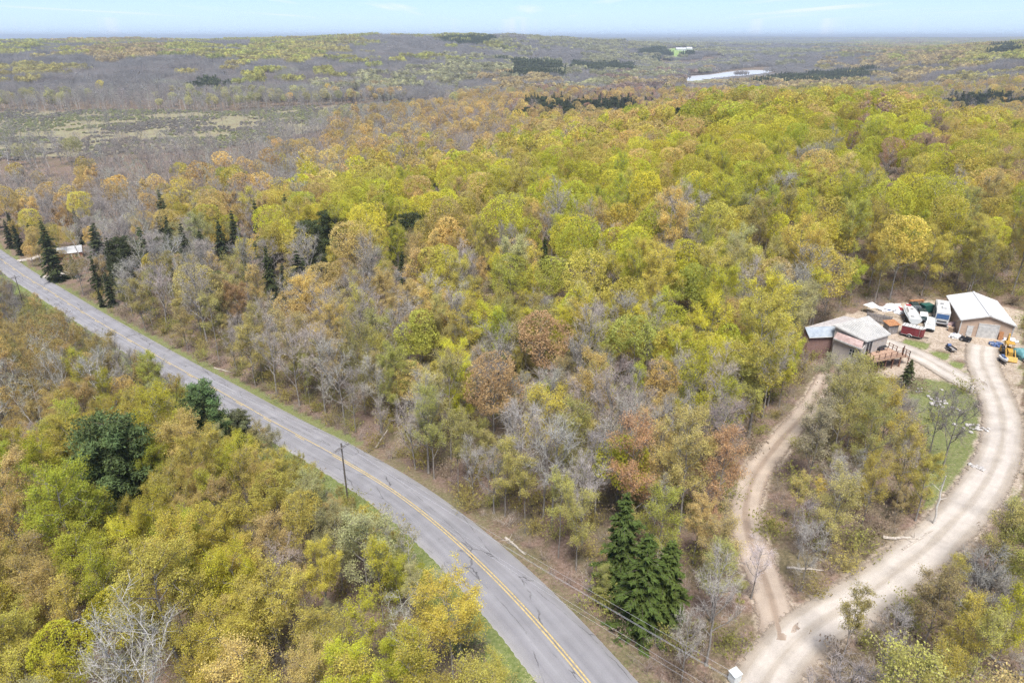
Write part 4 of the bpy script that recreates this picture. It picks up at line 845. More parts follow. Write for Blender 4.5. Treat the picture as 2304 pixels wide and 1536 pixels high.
for i in sorted(single, key=lambda i: T[i]['dep']):
    t_ = T[i]; w, c_, a, H, R = PROTO[t_['kind']][t_['pi']]
    e = link(ONAME[t_['kind']], None, loc=(t_['x'], t_['y'], t_['z']), rz=t_['rz'], label=t_.get('label') or t_['hand'], cat=CAT[t_['kind']], group={'leafy': 'leafing trees of the woods', 'bare': 'leafless trees of the woods', 'birch': 'white birches', 'hemlock': 'dark conifers', 'pine': 'pines'}[GRP[t_['kind']]])
    e.scale = (t_['s']*t_['w'], t_['s']*t_['w']*(.92+.16*((i*37) % 10)/10), t_['s']); e.empty_display_size = 0.5
    wood = link('trunk', w, e); cr = link('crown', c_, e)
    wt = t_['tint'] if t_['kind'] in ('bare',) else None
    cr['tint'] = [float(v) for v in t_['tint']]

def stuff(name, meshes, P, idx, rz, sc, tint, label=None, cat=None):
    """one object that sets copies of the given meshes on points"""
    me = bpy.data.meshes.new(name); P = np.asarray(P, np.float32); me.vertices.add(len(P)); me.vertices.foreach_set('co', P.ravel())
    for nm, tp, arr, fld in (('pidx', 'INT', np.asarray(idx, np.int32), 'value'), ('rot', 'FLOAT_VECTOR', np.c_[np.zeros((len(P), 2)), rz].astype(np.float32).ravel(), 'vector'),
                             ('scl', 'FLOAT_VECTOR', np.repeat(np.asarray(sc, np.float32)[:, None], 3, 1).ravel() if np.ndim(sc) == 1 else np.asarray(sc, np.float32).ravel(), 'vector'), ('tint', 'FLOAT_VECTOR', np.asarray(tint, np.float32).ravel(), 'vector')):
        at_ = me.attributes.new(nm, tp, 'POINT'); at_.data.foreach_set(fld, arr)
    o = link(name, me, kind='stuff', label=label, cat=cat)
    ng = bpy.data.node_groups.new(name+'_scatter', 'GeometryNodeTree'); ng.interface.new_socket('Geometry', in_out='INPUT', socket_type='NodeSocketGeometry'); ng.interface.new_socket('Geometry', in_out='OUTPUT', socket_type='NodeSocketGeometry')
    gi = nd(ng, 'NodeGroupInput'); go = nd(ng, 'NodeGroupOutput'); join = nd(ng, 'GeometryNodeJoinGeometry'); L = ng.links.new
    def named(n_, dt):
        a_ = nd(ng, 'GeometryNodeInputNamedAttribute', data_type=dt); a_.inputs['Name'].default_value = n_; return a_
    for k, m in enumerate(meshes):
        ob = bpy.data.objects.new(name+'_source', m)
        oi = nd(ng, 'GeometryNodeObjectInfo'); oi.inputs['Object'].default_value = ob; oi.inputs['As Instance'].default_value = False
        cp = nd(ng, 'FunctionNodeCompare', data_type='INT', operation='EQUAL'); L(named('pidx', 'INT').outputs['Attribute'], cp.inputs[2]); cp.inputs[3].default_value = k
        ip = nd(ng, 'GeometryNodeInstanceOnPoints'); L(gi.outputs[0], ip.inputs['Points']); L(cp.outputs[0], ip.inputs['Selection']); L(oi.outputs['Geometry'], ip.inputs['Instance'])
        L(named('rot', 'FLOAT_VECTOR').outputs['Attribute'], ip.inputs['Rotation']); L(named('scl', 'FLOAT_VECTOR').outputs['Attribute'], ip.inputs['Scale']); L(ip.outputs[0], join.inputs[0])
    L(join.outputs[0], go.inputs[0]); md = o.modifiers.new('scatter', 'NODES'); md.node_group = ng; return o
# the mass of the woods
ml_, off = [], {}
LOD = {}
def lod(kind, k):
    """lighter versions for the distance"""
    s_ = 300+k
    if kind == 'broadleaf': return dome(s_, 15.+k, 4.3+.4*(k % 2))
    if kind == 'budding': return broadleaf(s_, 14+k, 3.2, base=0.25, limbs=11, subs=6, twigs=5, leaves=4, lsize=0.32, up=.7)
    if kind == 'bare': return bare_twigs(s_, H=15.+k, R=3.5, base=0.30, limbs=12, subs=6, twigs=5, up=.8, twig_len=1.3)
    if kind == 'birch': return broadleaf(s_, 15.+k, 2.8, base=0.35, limbs=9, subs=6, twigs=5, leaves=1, lsize=.2, up=.7, trunk_r=.17)
    return conifer(s_, 14.+k, 2.7, levels=20, nlen=0.75, dens=.45) if kind == 'hemlock' else conifer(s_, 14.+k, 3.6, levels=13, base=.2, nlen=.8, style='pine', dens=.4)
CK = {'broadleaf': (['wood', 'leaf'], [M_BARK, M_LEAF]), 'budding': (['wood', 'twig', 'leaf'], [M_BARK, M_TWIG_GREY, M_LEAF]), 'bare': (['wood', 'twig', 'fine'], [M_BARK, M_TWIG, M_TWIG]), 'birch': (['wood', 'twig', 'leaf'], [M_BIRCH, M_TWIG_WHITE, M_LEAF]),
      'hemlock': (['wood', 'leaf'], [M_PINEBARK, M_NEEDLE]), 'pine': (['wood', 'leaf'], [M_PINEBARK, M_NEEDLE])}
meshes, key = [], {}
for kind in PROTO:
    for k, pr in enumerate(PROTO[kind]): key[('n', kind, k)] = len(meshes); meshes.append(pr[2])
LH = {}
for kind in PROTO:
    for k in range(3 if kind != 'pine' else 2):
        key[('f', kind, k)] = len(meshes); meshes.append(lod(kind, k).mesh('far_'+kind, *CK[kind])); LH[(kind, k)] = (15 if kind in ('broadleaf', 'bare', 'birch') else 14)+k
rest = [i for i in range(len(T)) if i not in single and (vis[i] > 0 or T[i]['dep'] > 500 or i % 3 == 0)]; rr = np.random.default_rng(5)
ix, scs = [], []
for i in rest:
    t_ = T[i]
    if t_['dep'] < 290: ix.append(key[('n', t_['kind'], t_['pi'])]); scs.append(t_['s'])
    else:
        k = int(rr.integers(3 if t_['kind'] != 'pine' else 2)); ix.append(key[('f', t_['kind'], k)]); scs.append(t_['H']/LH[(t_['kind'], k)])
stuff('forest', meshes, [(T[i]['x'], T[i]['y'], T[i]['z']) for i in rest], ix, [T[i]['rz'] for i in rest], np.array([(s_*T[i]['w'], s_*T[i]['w'], s_) for s_, i in zip(scs, rest)]), [T[i]['tint'] for i in rest], 'spring woods of leafing and bare trees covering hill and valley', 'forest')

# brush: saplings and low shrubs
def bush(seed, H, leaves, lsize, n=26):
    r_ = np.random.default_rng(seed); P = Parts(); a = np.c_[r_.normal(size=(n, 2))*0.18*H, np.zeros(n)]; d = unit(np.c_[r_.normal(size=(n, 2))*0.55, np.ones(n)]); l = H*(0.5+0.6*r_.random(n))[:, None]
    m = a+d*l*0.5; e = m+unit(d+r_.normal(size=(n, 3))*0.35)*l*0.5
    P.add('twig', tubes(np.r_[a, m], np.r_[m, e], np.r_[np.full(n, .018), np.full(n, .012)], np.r_[np.full(n, .012), np.full(n, .004)], 3), r_.random(n*2).repeat(6))
    k = 7; t2 = 0.2+0.8*r_.random((n, k, 1)); p = m[:, None]+(e-m)[:, None]*(t2*1.4-.4); q = p+unit(d[:, None]*.6+r_.normal(size=(n, k, 3))*.6)*l[:, None]*(.16+.2*r_.random((n, k, 1))); p = p.reshape(-1, 3); q = q.reshape(-1, 3)
    sd = unit(np.cross(q-p, r_.normal(size=p.shape)))*0.009
    P.d['fine'] = [[np.stack([p-sd, p+sd, q], 1).reshape(-1, 3)], [np.arange(len(p)*3).reshape(-1, 3)], len(p)*3, [r_.random(len(p)).repeat(3)]]
    if leaves:
        C = np.repeat(q, leaves, 0)+r_.normal(size=(len(q)*leaves, 3))*0.10; P.add('leaf', leaf_quads(r_, C, lsize, .3), r_.random(len(C)).repeat(3))
    return P
bm_ = [bush(400+k, 2.2+0.5*k, (0, 0, 2, 3)[k], .15).mesh('bush', ['twig', 'fine', 'leaf'], [M_TWIG, M_TWIG, M_LEAF]) for k in range(4)]
n = len(BRUSH_P); bt = np.array([(.30, .245, .22), (.34, .30, .27), (.38, .32, .11), (.33, .32, .10), (.29, .23, .17)])
bi = rr.integers(0, 4, n); btn = np.where((bi < 2)[:, None], bt[rr.integers(0, 2, n)], bt[rr.integers(2, 5, n)])*(0.8+.4*rr.random((n, 1)))
stuff('underbrush', bm_, BRUSH_P, bi, rr.random(n)*6.28, 0.45+0.6*rr.random(n), btn, 'low twiggy brush and saplings under the trees', 'brush')
# marsh shrubs on the valley floor
X, Y = scatter(430, 1000, 5.0, rr); m = np.abs(X) < 0.85*Y+60; X, Y = X[m], Y[m]; Z = ground_h(X, Y); qx, qy, _ = project(X, Y, Z)
m = in_poly([(-400,248),(500,248),(1000,223),(1000,254),(760,278),(700,302),(480,338),(200,356),(-400,376)], qx, qy); X, Y, Z = X[m], Y[m], Z[m]; n = len(X)
dens = _vnoise(X/34, Y/34, 12)+0.6*_vnoise(X/12, Y/12, 13); m = dens > -0.12; X, Y, Z, dens = X[m], Y[m], Z[m], dens[m]; n = len(X)
def mound_bush(seed):
    r_ = np.random.default_rng(seed); P = Parts(); d = unit(r_.normal(size=(420, 3))); d[:, 2] = np.abs(d[:, 2]); C = d*np.array([2.2, 2.2, 1.9])*(0.7+.3*r_.random((420, 1))); P.add('leaf', leaf_quads(r_, C, .5, .2), np.clip(.2+.5*d[:, 2]+.2*r_.normal(size=420), 0, 1).repeat(3)); return P.mesh('marsh_bush', ['leaf'], [M_LEAF])  # leaf tone rises towards the top, light from above put into the colour
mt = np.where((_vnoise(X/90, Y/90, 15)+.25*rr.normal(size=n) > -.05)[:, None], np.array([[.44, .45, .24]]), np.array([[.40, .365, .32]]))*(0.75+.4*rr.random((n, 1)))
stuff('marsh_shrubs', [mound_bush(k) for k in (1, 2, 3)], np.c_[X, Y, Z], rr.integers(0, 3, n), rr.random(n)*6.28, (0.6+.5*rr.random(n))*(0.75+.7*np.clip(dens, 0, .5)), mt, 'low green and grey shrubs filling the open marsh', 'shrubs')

# woods farther off, in patches of many crowns
def patch(seed, kind, half, ntree, H, R, nq, qs):
    r_ = np.random.default_rng(seed); P = Parts(); g = int(math.ceil(math.sqrt(ntree))); gx, gy = np.meshgrid(np.arange(g), np.arange(g)); c = (np.stack([gx, gy], 2).reshape(-1, 2)+r_.uniform(.1, .9, (g*g, 2)))/g*2*half-half
    for (x, y) in c:
        h = H*(0.8+.4*r_.random()); rr_ = R*(.8+.4*r_.random()); tv = r_.random()
        if kind == 'leaf':
            d = unit(r_.normal(size=(nq, 3))); d[:, 2] = np.abs(d[:, 2])*1.2-.35; C = np.array([x, y, h*.68])+d*np.array([rr_, rr_, h*.32])*(.8+.25*r_.random((nq, 1)))
            P.add('leaf', leaf_quads(r_, C, qs, .25), np.clip(tv*.75+.25*r_.random(nq), 0, 1).repeat(3))
        elif kind == 'bare':
            k = nq; a = np.c_[x+r_.normal(size=k)*.25*rr_, y+r_.normal(size=k)*.25*rr_, h*(.15+.35*r_.random(k))]; e = np.c_[x+r_.normal(size=k)*.75*rr_, y+r_.normal(size=k)*.75*rr_, h*(.62+.42*r_.random(k))]
            sd = unit(np.cross(e-a, r_.normal(size=a.shape)))*(0.055*qs); V = np.stack([a-sd, a+sd, e], 1).reshape(-1, 3)
            l = P.d.setdefault('fine', [[], [], 0, []]); l[0].append(V); l[1].append(np.arange(k*3).reshape(-1, 3)+l[2]); l[2] += k*3; l[3].append(np.clip(tv*.6+.4*r_.random(k), 0, 1).repeat(3))
            P.add('twig', tubes([(x, y, 0)], [(x, y, h*.7)], [.12*qs], [.05*qs], 3), np.full(6, .8))
        else:
            k = nq; f = r_.random(k)**.8; az = r_.random(k)*6.28; rd_ = R*(1-f)*(.6+.5*r_.random(k)); C = np.c_[x+np.cos(az)*rd_, y+np.sin(az)*rd_, h*(.12+.88*f)]; P.add('leaf', leaf_quads(r_, C, qs, .4), np.clip(.2+.5*r_.random(k), 0, 1).repeat(3))
    ks = {'leaf': (['leaf'], [M_LEAF]), 'bare': (['fine', 'twig'], [M_TWIG, M_TWIG]), 'con': (['leaf'], [M_NEEDLE])}[kind]
    return P.mesh('wood_patch', *ks)
pm = [patch(1, 'leaf', 15, 20, 15, 3.9, 75, 1.5), patch(2, 'leaf', 15, 20, 15, 3.9, 75, 1.5), patch(3, 'bare', 15, 20, 14, 3.4, 80, 1.8), patch(4, 'bare', 15, 20, 14, 3.4, 80, 1.8), patch(5, 'con', 15, 22, 16, 3.0, 70, 1.6),
      patch(6, 'leaf', 60, 150, 14, 6, 12, 5.0), patch(7, 'bare', 60, 150, 13, 6, 22, 5.0), patch(8, 'con', 60, 150, 16, 5, 12, 5.0)]
PP, PI, PT, PS = [], [], [], []
r = np.random.default_rng(77)
for y0, y1, sp, far in ((985, 2700, 27, 0), (2700, 4400, 30, 0), (4300, 15500, 118, 1)):
    X, Y = scatter(y0, y1, sp, r); m = np.abs(X) < 0.86*Y+80; X, Y = X[m], Y[m]; Z = ground_h(X, Y); qx, qy, _ = project(X, Y, Z); tx, ty, _ = project(X, Y, Z+12.)
    inl = in_poly(LAKE_C+(LAKE-LAKE_C)*1.06, X, Y) | in_poly(LAKE_C+(LAKE-LAKE_C)*1.06, X, Y-14); inf = in_poly(FIELD, X, Y); hcap = cap_height(X, Y, Z, np.full(len(X), 16.))/16.; hcap = np.maximum(hcap, .13)
    nzv = _vnoise(X/160, Y/160, 21)+.5*_vnoise(X/60, Y/60, 22)
    pin = np.zeros(len(X), bool)
    for a, b, c0, d0_ in PINES: pin |= (tx >= a) & (tx <= b) & (ty >= c0) & (ty <= d0_)
    pin |= in_poly([(1690,177),(1800,167),(1960,153),(1960,176),(1850,184),(1690,190)], tx, ty)
    pin &= (r.random(len(X)) < .9) & (nzv > -.2); qn = .5+1.15*(_vnoise(X/150, Y/150, 31)+.45*_vnoise(X/55, Y/55, 32))+.16*r.normal(size=len(X)); codes = cell_codes(qx+90*nzv, ty+26*nzv*np.clip((ty-84)/90, 0.15, 1), r, qn)
    for i in range(len(X)):
        if inl[i] or inf[i]: continue
        code = codes[i]
        if pin[i]: code = 'D'
        elif code == 'D': code = 'D' if nzv[i] > .25 else 'G'
        if code == 'M': code = 'G'
        kd = 'con' if code == 'D' else 'bare' if code in 'GPW' else 'leaf'
        PI.append({'leaf': 5, 'bare': 6, 'con': 7}[kd] if far else {'leaf': r.integers(0, 2), 'bare': r.integers(2, 4), 'con': 4}[kd])
        tt_ = np.array(TINT[code][r.integers(len(TINT[code]))])*(.85+.3*r.random()); tt_ = tt_*1.5+.02 if kd == 'con' else tt_*.72+.28*tt_.mean()*.9; PT.append(tt_*(.92 if kd == 'bare' else 1.0)); PP.append((X[i], Y[i], Z[i])); PS.append((1.0, 1.0, (.8+.4*r.random())*min(1., hcap[i])))  # distance haze put into the tints: conifers lightened, other woods greyed
stuff('distant_forest', pm, PP, PI, r.integers(0, 4, len(PP))*math.pi/2, np.array(PS), np.array(PT), 'distant wooded ridges fading to blue', 'forest')
print('trees', len(T), 'single', len(single), 'brush', len(BRUSH_P), 'patches', len(PP))

# ---------------------------------------------------------------- building kit for made things
class MB:
    def __init__(s): s.V = []; s.F = []
    def add(s, V, F):
        o = len(s.V); s.V += [tuple(float(c) for c in v) for v in V]; s.F += [tuple(int(i)+o for i in f) for f in F]; return s
    def box(s, c, d, rz=0.0, taper=1.0):
        cx, cy_, cz = c; sx, sy, sz = d[0]/2, d[1]/2, d[2]/2; V = []
        for z, k in ((-sz, 1.0), (sz, taper)):
            for x, y in ((-sx, -sy), (sx, -sy), (sx, sy), (-sx, sy)):
                x_, y_ = x*k, y*k; V.append((cx+x_*math.cos(rz)-y_*math.sin(rz), cy_+x_*math.sin(rz)+y_*math.cos(rz), cz+z))
        return s.add(V, [(3, 2, 1, 0), (4, 5, 6, 7), (0, 1, 5, 4), (1, 2, 6, 5), (2, 3, 7, 6), (3, 0, 4, 7)])
    def slab(s, pts, d):
        """polygon thickened by the vector d"""
        n = len(pts); P = [np.array(p, float) for p in pts]; d = np.array(d, float)
        return s.add(P+[p+d for p in P], [tuple(range(n))[::-1], tuple(range(n, 2*n))]+[(i, (i+1) % n, n+(i+1) % n, n+i) for i in range(n)])
    def tube(s, p0, p1, r0, r1=None, k=8):
        V, F = tubes([np.array(p0, float)], [np.array(p1, float)], [r0], [r0 if r1 is None else r1], k); return s.add(V, list(F)+[tuple(range(k))[::-1], tuple(range(k, 2*k))])
    def loft(s, secs):
        n = len(secs[0]); V = [v for c in secs for v in c]; F = []
        for a in range(len(secs)-1):
            for i in range(n): F.append((a*n+i, a*n+(i+1) % n, (a+1)*n+(i+1) % n, (a+1)*n+i))
        return s.add(V, F+[tuple(range(n))[::-1], tuple(range((len(secs)-1)*n, len(secs)*n))])
    def build(s, name, mat, parent=None, smooth=False, bevel=0.0, **kw):
        me = bpy.data.meshes.new(name); me.from_pydata(s.V, [], s.F); me.update()
        bm = bmesh.new(); bm.from_mesh(me); bmesh.ops.recalc_face_normals(bm, faces=bm.faces)
        if bevel: bmesh.ops.bevel(bm, geom=list(bm.edges), offset=bevel, segments=2, affect='EDGES', profile=.6)
        bm.to_mesh(me); bm.free()
        if smooth: me.polygons.foreach_set('use_smooth', [True]*len(me.polygons))
        me.materials.append(mat); return link(name, me, parent, **kw)
def paint_mat(name, c, rough=0.45, var=0.12, scale=3.0, metallic=0.0):
    a = tuple(v*(1-var) for v in c); b = tuple(min(.9, v*(1+var)) for v in c); return noise_mat(name, a, b, scale, rough, 6, 0.0, metallic=metallic, spec=.4)
M_WHITE = paint_mat('white_paint', (.54, .54, .53), .5, .16, 1.5); M_ROOFW = noise_mat('white_roof_steel', (.58, .59, .60), (.66, .67, .68), .35, .5, 7, 0, stretch=(1, .4, 1)); M_TAN = paint_mat('tan_siding', (.46, .345, .265), .6, .10, 1.2)
M_GLASS = paint_mat('dark_glass', (.03, .04, .05), .12, .2); M_BLACK = paint_mat('black_rubber', (.025, .025, .027), .8); M_STEEL = paint_mat('grey_steel', (.42, .43, .45), .4, .15, 4, .6)
M_RIBROOF = paint_mat('ivory_roof_steel', (.44, .425, .40), .5, .10, 1.0); M_GREYROOF = noise_mat('grey_shingle', (.33, .31, .31), (.50, .47, .46), 2.0, .9, 6); M_BLUEROOF = noise_mat('blue_grey_steel', (.36, .42, .50), (.52, .58, .64), 1.0, .55, 6, stretch=(1, .2, 1))
M_BROWNROOF = noise_mat('faded_red_roof', (.30, .20, .18), (.46, .36, .34), 1.5, .7, 6); M_SIDING = paint_mat('grey_beige_siding', (.46, .42, .39), .7, .10, 1.5); M_REDWALL = paint_mat('red_brown_wall', (.24, .15, .13), .8, .2)
M_DECK = noise_mat('deck_boards', (.30, .18, .12), (.52, .37, .28), 5, .8, 6, stretch=(1, 6, 1)); M_DECKD = noise_mat('stained_timber', (.12, .065, .045), (.25, .14, .10), 5, .8, 5); M_GREYWOOD = noise_mat('weathered_timber', (.16, .15, .15), (.34, .32, .31), 4, .9, 6, .3, stretch=(1, 1, .3))
M_RUST = noise_mat('rusted_steel', (.24, .10, .045), (.48, .25, .12), 3, .85, 7); M_MAROON = paint_mat('maroon_paint', (.18, .030, .038), .35, .1); M_YELLOW = paint_mat('yellow_machine_paint', (.48, .28, .05), .6, .25, 5); M_TEAL = noise_mat('teal_tarp', (.06, .20, .22), (.22, .42, .44), 2.0, .5, 6, .6)
M_BLUE = paint_mat('blue_plastic', (.09, .14, .28), .5, .2); M_GREEN = paint_mat('dark_green_paint', (.025, .10, .085), .5, .2); M_DKCAR = paint_mat('dark_car_paint', (.035, .055, .06), .25, .15); M_TARPW = noise_mat('white_tarp', (.55, .55, .58), (.80, .80, .82), 2, .6, 6, .8)
M_POLE = noise_mat('creosote_pole', (.075, .065, .055), (.19, .17, .15), 5, .95, 6, .3, stretch=(1, 1, .2)); M_LOG = noise_mat('bleached_log', (.30, .26, .22), (.58, .53, .47), 4, .9, 6, .3); M_STONE = noise_mat('field_stone', (.28, .26, .25), (.60, .58, .56), 2, .9, 5, .4); M_RED = paint_mat('red_paint', (.40, .045, .05), .5); M_ORANGE = paint_mat('orange_paint', (.60, .22, .04), .5)
M_BOX = noise_mat('cardboard', (.32, .22, .15), (.46, .34, .24), 3, .9); M_BRICK = noise_mat('red_brick_wall', (.30, .12, .08), (.50, .27, .20), 6, .9, 6); M_WIRE = paint_mat('bare_wire', (.38, .38, .40), .5); M_SILVER = paint_mat('silver_car_paint', (.60, .65, .66), .3, .06)

def pose(px_a, px_b, z=None):
    """foot of a thing whose front and rear middles lie at two pixels: location, heading of the front, distance"""
    a = on_ground(*px_a) if z is None else at_z(*px_a, z); b = on_ground(*px_b) if z is None else at_z(*px_b, z); m = (a+b)/2; d = a-b
    return (m[0], m[1], gz(m[0], m[1])), math.atan2(d[1], d[0]), float(np.hypot(d[0], d[1]))
def thing(name, loc, rz, label, cat, group=None): return link(name, None, loc=loc, rz=rz, label=label, cat=cat, group=group)
def wheel(parent, x, y, r, w, rim=M_STEEL):
    o = MB().tube((x, y-w/2, r), (x, y+w/2, r), r, k=14).build('wheel', M_BLACK, parent); s = 1 if y > 0 else -1
    MB().tube((x, y+s*(w/2-.02), r), (x, y+s*(w/2+.015), r), r*.58, k=10).build('rim', rim, o); return o

# ---------------------------------------------------------------- barn
fl, fr = at_z(2154.6, 755, 0.1), at_z(2264, 767, 0.1); u = fr-fl; BWd = 8.4; BD = 13.4; EH = 3.2; RH = 4.5
b = thing('pole_barn', (fl[0], fl[1], gz(fl[0], fl[1])-.05), math.atan2(u[1], u[0])-.04, 'tan metal pole barn with white gable roof and white garage door', 'barn')
MB().slab([(0, 0, -.4), (BWd, 0, -.4), (BWd, 0, EH), (BWd/2, 0, RH), (0, 0, EH)], (0, BD, 0)).build('wall', M_TAN, b)
ov, k_ = .3, (RH-EH)/(BWd/2); rid = RH+.06
for sgn, x0 in ((-1, -ov), (1, BWd+ov)):
    ez = EH-ov*k_+.06; rf = MB().slab([(x0, -ov, ez), (BWd/2, -ov, rid), (BWd/2, BD+ov, rid), (x0, BD+ov, ez)], (0, 0, .08)).build('roof', M_ROOFW, b)
    for q in range(15):
        y = -ov+.3+q*(BD+2*ov-.6)/14; MB().slab([(x0, y, ez+.08), (BWd/2, y, rid+.08), (BWd/2, y+.05, rid+.08), (x0, y+.05, ez+.08)], (0, 0, .03)).build('roof_rib', M_ROOFW, rf)
    MB().tube((x0, -ov, ez-.03), (x0, BD+ov, ez-.03), .07, k=6).build('gutter', M_WHITE, b)
    MB().slab([(x0, -ov-.02, ez-.14), (BWd/2, -ov-.02, rid-.14), (BWd/2, -ov-.02, rid+.07), (x0, -ov-.02, ez+.07)], (0, -.03, 0)).build('rake_board', M_WHITE, b)
MB().box((BWd/2, BD/2, rid+.11), (.4, BD+2*ov, .06)).build('ridge_cap', M_ROOFW, b)
for x, y in ((0, 0), (BWd, 0), (0, BD), (BWd, BD)): MB().box((x, y, EH/2-.2), (.16, .16, EH+.3)).build('corner_trim', M_WHITE, b)
MB().tube((-.05, -.12, EH-.3), (-.05, -.12, 0), .05, k=6).build('downspout', M_WHITE, b); MB().tube((BWd+.05, -.12, EH-.3), (BWd+.05, -.12, 0), .05, k=6).build('downspout', M_WHITE, b)
MB().tube((-.34, .3, EH-.2), (-.1, 3.2, 1.4), .05, k=6).build('downspout', M_WHITE, b)
gd = MB().box((4.55, -.04, 1.36), (3.1, .08, 2.75)).build('garage_door', M_WHITE, b)
for q in range(4): MB().box((4.55, -.10, .36+q*.67), (2.96, .05, .64), taper=.99).build('door_panel', M_WHITE, gd)
for x in (2.94, 6.16): MB().box((x, -.09, 1.4), (.14, .12, 2.9)).build('door_trim', M_WHITE, b)
MB().box((4.55, -.09, 2.82), (3.36, .12, .14)).build('door_trim', M_WHITE, b)
dr = MB().box((1.65, -.05, 1.02), (.95, .08, 2.05)).build('door', M_WHITE, b); MB().box((2.02, -.12, 1.0), (.06, .06, .1)).build('handle', M_STEEL, dr)
MB().box((1.65, -.07, 2.12), (1.15, .08, .1)).build('door_trim', M_WHITE, b)
bl, brz = Vector(b.location), b.rotation_euler.z
def barn_pt(x, y, z=0): return (bl.x+x*math.cos(brz)-y*math.sin(brz), bl.y+x*math.sin(brz)+y*math.cos(brz), bl.z+z)
def yard_pt(px, py): return on_ground(px, py)

# ---------------------------------------------------------------- house
DZ = 1.55
A, B, C, D = at_z(1875.6, 732.5, 5.3), at_z(1954.6, 712.2, 5.8), at_z(2003.7, 752.8, 4.2), at_z(1950, 768.6, 4.2)
h0 = (A+B+C+D)/4; gh = gz(h0[0], h0[1]); H0 = np.array([h0[0], h0[1], gh])
hs = thing('house', H0, 0, 'low grey house with ivory ribbed metal roof and grey-blue side roof', 'house')
lo = lambda p: np.array(p, float)-H0
ins = lambda p, k=.93: np.array([h0[0]+(p[0]-h0[0])*k, h0[1]+(p[1]-h0[1])*k, p[2]])
def wall_between(p, q, zt0, zt1, zb, name, mat, th=.16):
    n = np.array([-(q-p)[1], (q-p)[0], 0]); n = n/np.linalg.norm(n)*th
    return MB().slab([lo((p[0], p[1], zb)), lo((q[0], q[1], zb)), lo((q[0], q[1], zt1)), lo((p[0], p[1], zt0))], n).build(name, mat, hs)
Ai, Bi, Ci, Di = ins(A), ins(B), ins(C), ins(D)
for p, q in ((Ai, Di), (Di, Ci), (Ci, Bi), (Bi, Ai)): wall_between(p, q, p[2]-.05, q[2]-.05, gh-3.2, 'wall', M_SIDING)
mr_ = MB().slab([lo(A), lo(D), lo(C), lo(B)], (0, 0, .14)).build('roof', M_RIBROOF, hs)
for q in range(17):
    f = (q+.5)/17; p0, p1 = A+(B-A)*f, D+(C-D)*f; s_ = unit(B-A)*.05
    MB().slab([lo(p0-s_), lo(p1-s_), lo(p1+s_), lo(p0+s_)], (0, 0, .20)).build('roof_rib', M_WHITE, mr_)
for p, q in ((A, D), (D, C), (C, B), (B, A)):
    n = np.array([-(q-p)[1], (q-p)[0], 0]); n = -n/np.linalg.norm(n)*.05; MB().slab([lo(p-(0, 0, .10)), lo(q-(0, 0, .10)), lo(q+(0, 0, .16)), lo(p+(0, 0, .16))], n).build('fascia', M_WHITE, hs)
pa, pb, pc, pd_ = at_z(1883.5, 747.7, 4.3), at_z(1943.3, 769.0, 4.0), at_z(1938.8, 785.5, 3.3), at_z(1875.6, 761.2, 3.45)
pr_ = MB().slab([lo(pa), lo(pd_), lo(pc), lo(pb)], (0, 0, .10)).build('porch_roof', M_BROWNROOF, hs)
for q in range(9):
    f = (q+.5)/9; p0, p1 = pa+(pb-pa)*f, pd_+(pc-pd_)*f; s_ = unit(pb-pa)*.03; MB().slab([lo(p0-s_), lo(p1-s_), lo(p1+s_), lo(p0+s_)], (0, 0, .13)).build('roof_rib', M_BROWNROOF, pr_)
n_ = np.array([-(pc-pd_)[1], (pc-pd_)[0], 0]); n_ = n_/np.linalg.norm(n_)
MB().slab([lo(pd_-(0, 0, .14)), lo(pc-(0, 0, .14)), lo(pc+(0, 0, .12)), lo(pd_+(0, 0, .12))], -n_*.06).build('fascia', M_WHITE, hs)
q0, q1 = pd_+n_*.35, pc+n_*.35
wall_between(q0, q1, 3.42, 3.27, gh-3.4, 'lower_wall', M_SIDING)
wall_between(q1, Di, 3.27, 3.4, gh-3.4, 'lower_wall', M_SIDING)
f = .68; wc = q0+(q1-q0)*f; wd = unit(q1-q0); wz = -.35
win = MB().slab([lo(wc-wd*.5+(0, 0, wz-.6-1.0)), lo(wc+wd*.5+(0, 0, wz-.6-1.0)), lo(wc+wd*.5+(0, 0, wz+.6-1.0)), lo(wc-wd*.5+(0, 0, wz+.6-1.0))], -n_*.07).build('window', M_WHITE, hs)
for a_ in (-.23, .23):
    for c_ in (-.28, .28):
        k_ = wc+wd*a_; MB().slab([lo(k_-wd*.17+(0, 0, wz+c_-.22-1.0)), lo(k_+wd*.17+(0, 0, wz+c_-.22-1.0)), lo(k_+wd*.17+(0, 0, wz+c_+.22-1.0)), lo(k_-wd*.17+(0, 0, wz+c_+.22-1.0))], -n_*.09).build('pane', M_GLASS, win)
dn = np.array([-(Ci-Di)[1], (Ci-Di)[0], 0]); dn = dn/np.linalg.norm(dn); dd_ = unit(np.r_[(Ci-Di)[:2], 0])
p0 = Di+dd_*.15; p1 = Di+dd_*1.75
sd_ = MB().slab([lo((p0[0], p0[1], DZ+.03)), lo((p1[0], p1[1], DZ+.03)), lo((p1[0], p1[1], 3.75)), lo((p0[0], p0[1], 3.75))], -dn*.10).build('sliding_door', M_GLASS, hs)
for f in (0.0, .5, 1.0):
    k_ = p0+(p1-p0)*f; MB().slab([lo((k_[0], k_[1], DZ+.03)-dd_*.04), lo((k_[0], k_[1], DZ+.03)+dd_*.04), lo((k_[0], k_[1], 3.8)+dd_*.04), lo((k_[0], k_[1], 3.8)-dd_*.04)], -dn*.13).build('door_frame', M_WHITE, sd_)
